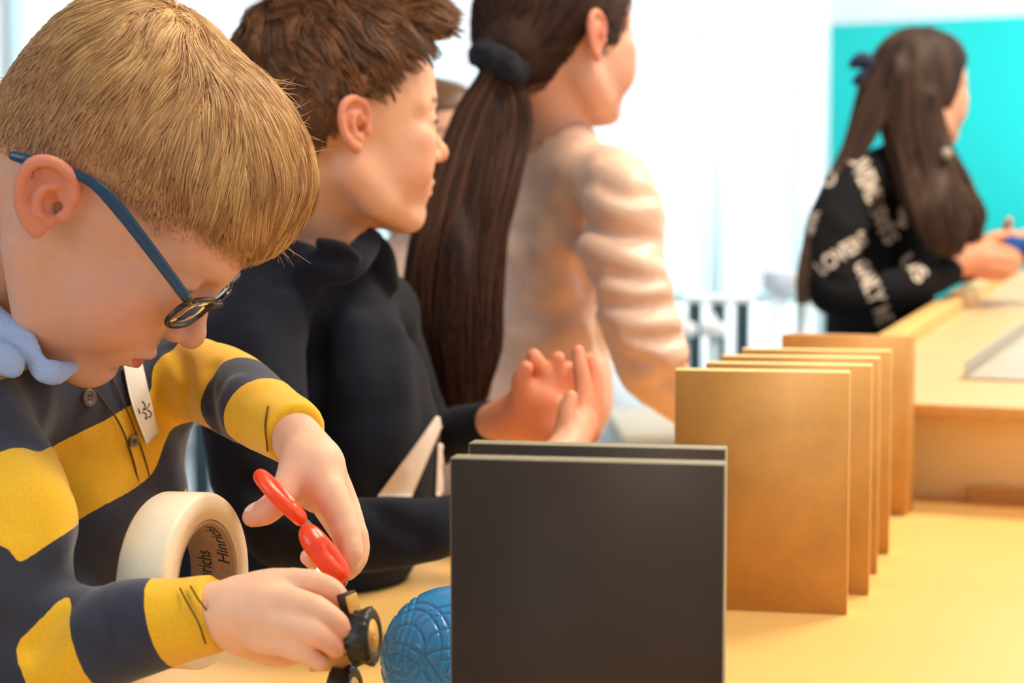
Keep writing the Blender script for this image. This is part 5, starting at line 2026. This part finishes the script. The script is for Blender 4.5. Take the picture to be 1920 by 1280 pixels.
M['black_knit'] = mat('black_jersey', rgb(24, 23, 26), 0.9)
bsdf(M['black_knit']).inputs['Specular IOR Level'].default_value = 0.15
add_noise(M['black_knit'], 200, 0.15, 0.3, dist=0.001)
M['cream_print'] = add_noise(mat('cream_print', rgb(206, 190, 176), 0.7), 60, 0.05)
S = SDF()
fl4 = (np.stack([nrm([0.90, 0.42, 0]), nrm([-0.42, 0.90, 0]), [0, 0, 1.0]]), np.array([0.85, 1.15, 1.0]))
S.tube(*T([(1680, 340, 3.14, 62), (1655, 430, 3.15, 84), (1640, 540, 3.16, 92), (1640, 700, 3.17, 92), (1640, 860, 3.17, 90)], 9), k=0.03, fl=fl4)
S.tube(*T([(1612, 338, 3.02, 42), (1690, 305, 3.14, 44), (1742, 335, 3.27, 40)], 5), k=0.03)
S.tube(*T([(1690, 400, 3.16, 56), (1705, 480, 3.16, 58), (1690, 560, 3.16, 60)], 5), k=0.02)
S.tube(*T(arm4r, 14), k=0.02)
S.tube(*T(arm4l, 12), k=0.02)
fold(S, [(1530, 500), (1570, 530), (1620, 520)], 0.010, 0.006, 2.5, 0.012, True)
fold(S, [(1640, 440), (1650, 490), (1640, 520)], 0.010, 0.008, 2.5, 0.012, True)
fold(S, [(1560, 400), (1590, 430), (1630, 420)], 0.014, 0.005, 2.5, 0.02)
S.tube([HB4.w((-28, 0, -22)), P(1695, 262, 3.12), P(1692, 290, 3.13)], [0.041, 0.036, 0.040], 0.004, sub=True)
e_ = P(1784, 507, 2.977)
de = nrm(P(1790, 505, 2.98) - P(1740, 525, 2.94))
S.cut(lambda p: np.where(((p - e_) ** 2).sum(1) < 0.06 ** 2, (p - e_) @ de, -0.05), 0.002)
v, q = S.mesh(0.006)
v2 = v + vnormals(v, q) * (noise(v * np.array([14, 14, 14])) * 0.003)[:, None]
put(link('sweatshirt', mesh_np('sweatshirt', v2, q), None, M['black_knit']), far)
legs('trousers', far, (base[0], base[1], 0.66), (-0.03, 0.075), M['jeans'], M['shoe'], face=(0.9, 0.4))


def cloth_text(txt, p0, p1, hpx, S_, D0, parent, m, off=0.004):
    """printed word on a garment: letters laid along the line p0->p1 and seated on the cloth"""
    me = text_mesh(txt, 1.0, 0.0, 0.03)
    bm = bmesh.new()
    bm.from_mesh(me)
    bmesh.ops.triangulate(bm, faces=bm.faces)
    bmesh.ops.subdivide_edges(bm, edges=bm.edges[:], cuts=1)
    xs = [v_.co.x for v_ in bm.verts]
    x0, x1 = min(xs), max(xs)
    p0, p1 = np.array(p0, float), np.array(p1, float)
    d = (p1 - p0)
    n_ = np.array([d[1], -d[0]]) / np.hypot(*d)
    co = np.array([v_.co[:] for v_ in bm.verts])
    px = p0[None] + d[None] * ((co[:, 0] - x0) / (x1 - x0))[:, None] + n_[None] * ((co[:, 1] - 0.35) * hpx * 1.4)[:, None]
    w3 = march(S_, px[:, 0], px[:, 1], D0)
    miss = np.abs(S_.ev(w3)) > 0.004
    w3 = w3 + S_.grad(w3) * off
    for v_, w_ in zip(bm.verts, w3):
        v_.co = Vector(w_)
    bmesh.ops.delete(bm, geom=[v_ for v_, b_ in zip(list(bm.verts), miss) if b_], context='VERTS')
    bm.to_mesh(me)
    bm.free()
    me.materials.clear()
    return put(link('printed_word', me, None, m), parent)


for txt, a, b, h in (('LOVEME', (1598, 276), (1640, 376), 34), ('IS', (1644, 384), (1652, 408), 30), ('ITS', (1652, 412), (1676, 454), 26),
                     ('LOVERS', (1534, 506), (1622, 442), 28), ('O', (1560, 322), (1552, 352), 24), ('ONLY', (1612, 490), (1646, 566), 32), ('ME', (1650, 574), (1662, 604), 30),
                     ('US', (1694, 482), (1730, 524), 28), ('AM', (1704, 372), (1688, 425), 20), ('WE', (1532, 396), (1516, 440), 18)):
    cloth_text(txt, a, b, h, S, 2.4, far, M['cream_print'])

# long hair
Hf = hair_full(HB4, 5, 6)
Hf.ell(HB4.w((-40, 0, 0)), np.array((58, 72, 62)) * HB4.s, HB4.R, 0.016)
Hc = SDF()
Hc.ops = list(Hf.ops)
Hc.cut(hairline_cut([-120, 10, 24, 36, 48, 60, 74, 120], [-80, -70, -40, 5, 40, 62, 74, 78], HB4), 0.008)
locks = [[(1722, 130, 3.02, 34), (1730, 220, 3.01, 36), (1748, 310, 2.98, 42), (1765, 390, 2.94, 50), (1778, 450, 2.92, 30), (1780, 480, 2.92, 12)],
         [(1690, 140, 3.02, 40), (1690, 230, 3.02, 38), (1715, 320, 2.99, 36), (1745, 400, 2.93, 40), (1760, 470, 2.91, 14)],
         [(1740, 180, 3.00, 22), (1758, 270, 3.0, 24), (1784, 340, 3.02, 34), (1812, 400, 3.0, 32), (1822, 450, 2.99, 12)],
         [(1655, 150, 3.04, 40), (1632, 215, 3.02, 34), (1604, 280, 3.0, 24), (1560, 345, 2.97, 13), (1532, 410, 2.93, 9), (1514, 470, 2.90, 7), (1504, 530, 2.88, 5), (1506, 570, 2.87, 3)]]
for L_ in locks:
    p_, r_ = T(L_, 12)
    Hc.tube(p_, r_ * 0.85, 0.016)
v, q = Hc.mesh(0.006)
DK1, DK2 = np.array(rgb(50, 36, 32)[:3]), np.array(rgb(98, 72, 58)[:3])
finish('hair', v, q, mixc(np.tile(DK1, (len(v), 1)), DK2, np.clip(0.2 + 0.4 * noise(v * np.array([50, 50, 6])), 0, 1)), M['hair_soft'], far, disp=noise(v * np.array([50, 50, 6])) * 0.004)
long_strands('hair_strands', [G4([[a, b, c_, d_ * 1.05] for a, b, c_, d_ in L_]) for L_ in locks], 1400, 1, M['hair_soft'], far, DK1, DK2, 0.0016, 0.0006, 16, 0.008, 8)
# dark blue bow
M['bow'] = add_noise(mat('navy_ribbon', rgb(26, 34, 66), 0.7), 50, 0.1)
Q = SDF()
for pts_ in ([(1640, 126, 3.05, 8), (1618, 112, 3.05, 15), (1600, 120, 3.05, 10)], [(1640, 128, 3.05, 8), (1622, 144, 3.05, 15), (1606, 152, 3.05, 9)], [(1648, 118, 3.04, 10), (1640, 132, 3.04, 10)]):
    Q.tube(*T(pts_, 7), k=0.006)
v, q = Q.mesh(0.004)
finish('hair_bow', v, q, np.tile((0, 0, 0), (len(v), 1)), M['bow'], far)
Q = SDF()
Q.ball(P(1775, 287, 2.93), 0.010)
v, q = Q.mesh(0.002)
M['pin'] = mat('pale_pin', rgb(176, 164, 150), 0.4)
put(link('hair_pin', mesh_np('hair_pin', v, q), None, M['pin']), far)
# blue thing in her hands
M['blue_block'] = add_noise(mat('blue_plastic', rgb(24, 84, 164), 0.4), 20, 0.05)
o = bevel_box('toy_block', P(1898, 458, 3.03), (0.026, 0.022, 0.015), np.stack([nrm((0.95, 0.2, -0.15)), nrm((-0.2, 0.97, 0)), nrm((0.15, 0, 0.98))]), M['blue_block'], 0.003)
tag(o, 'blue plastic block held between the far girl\'s hands', 'toy')
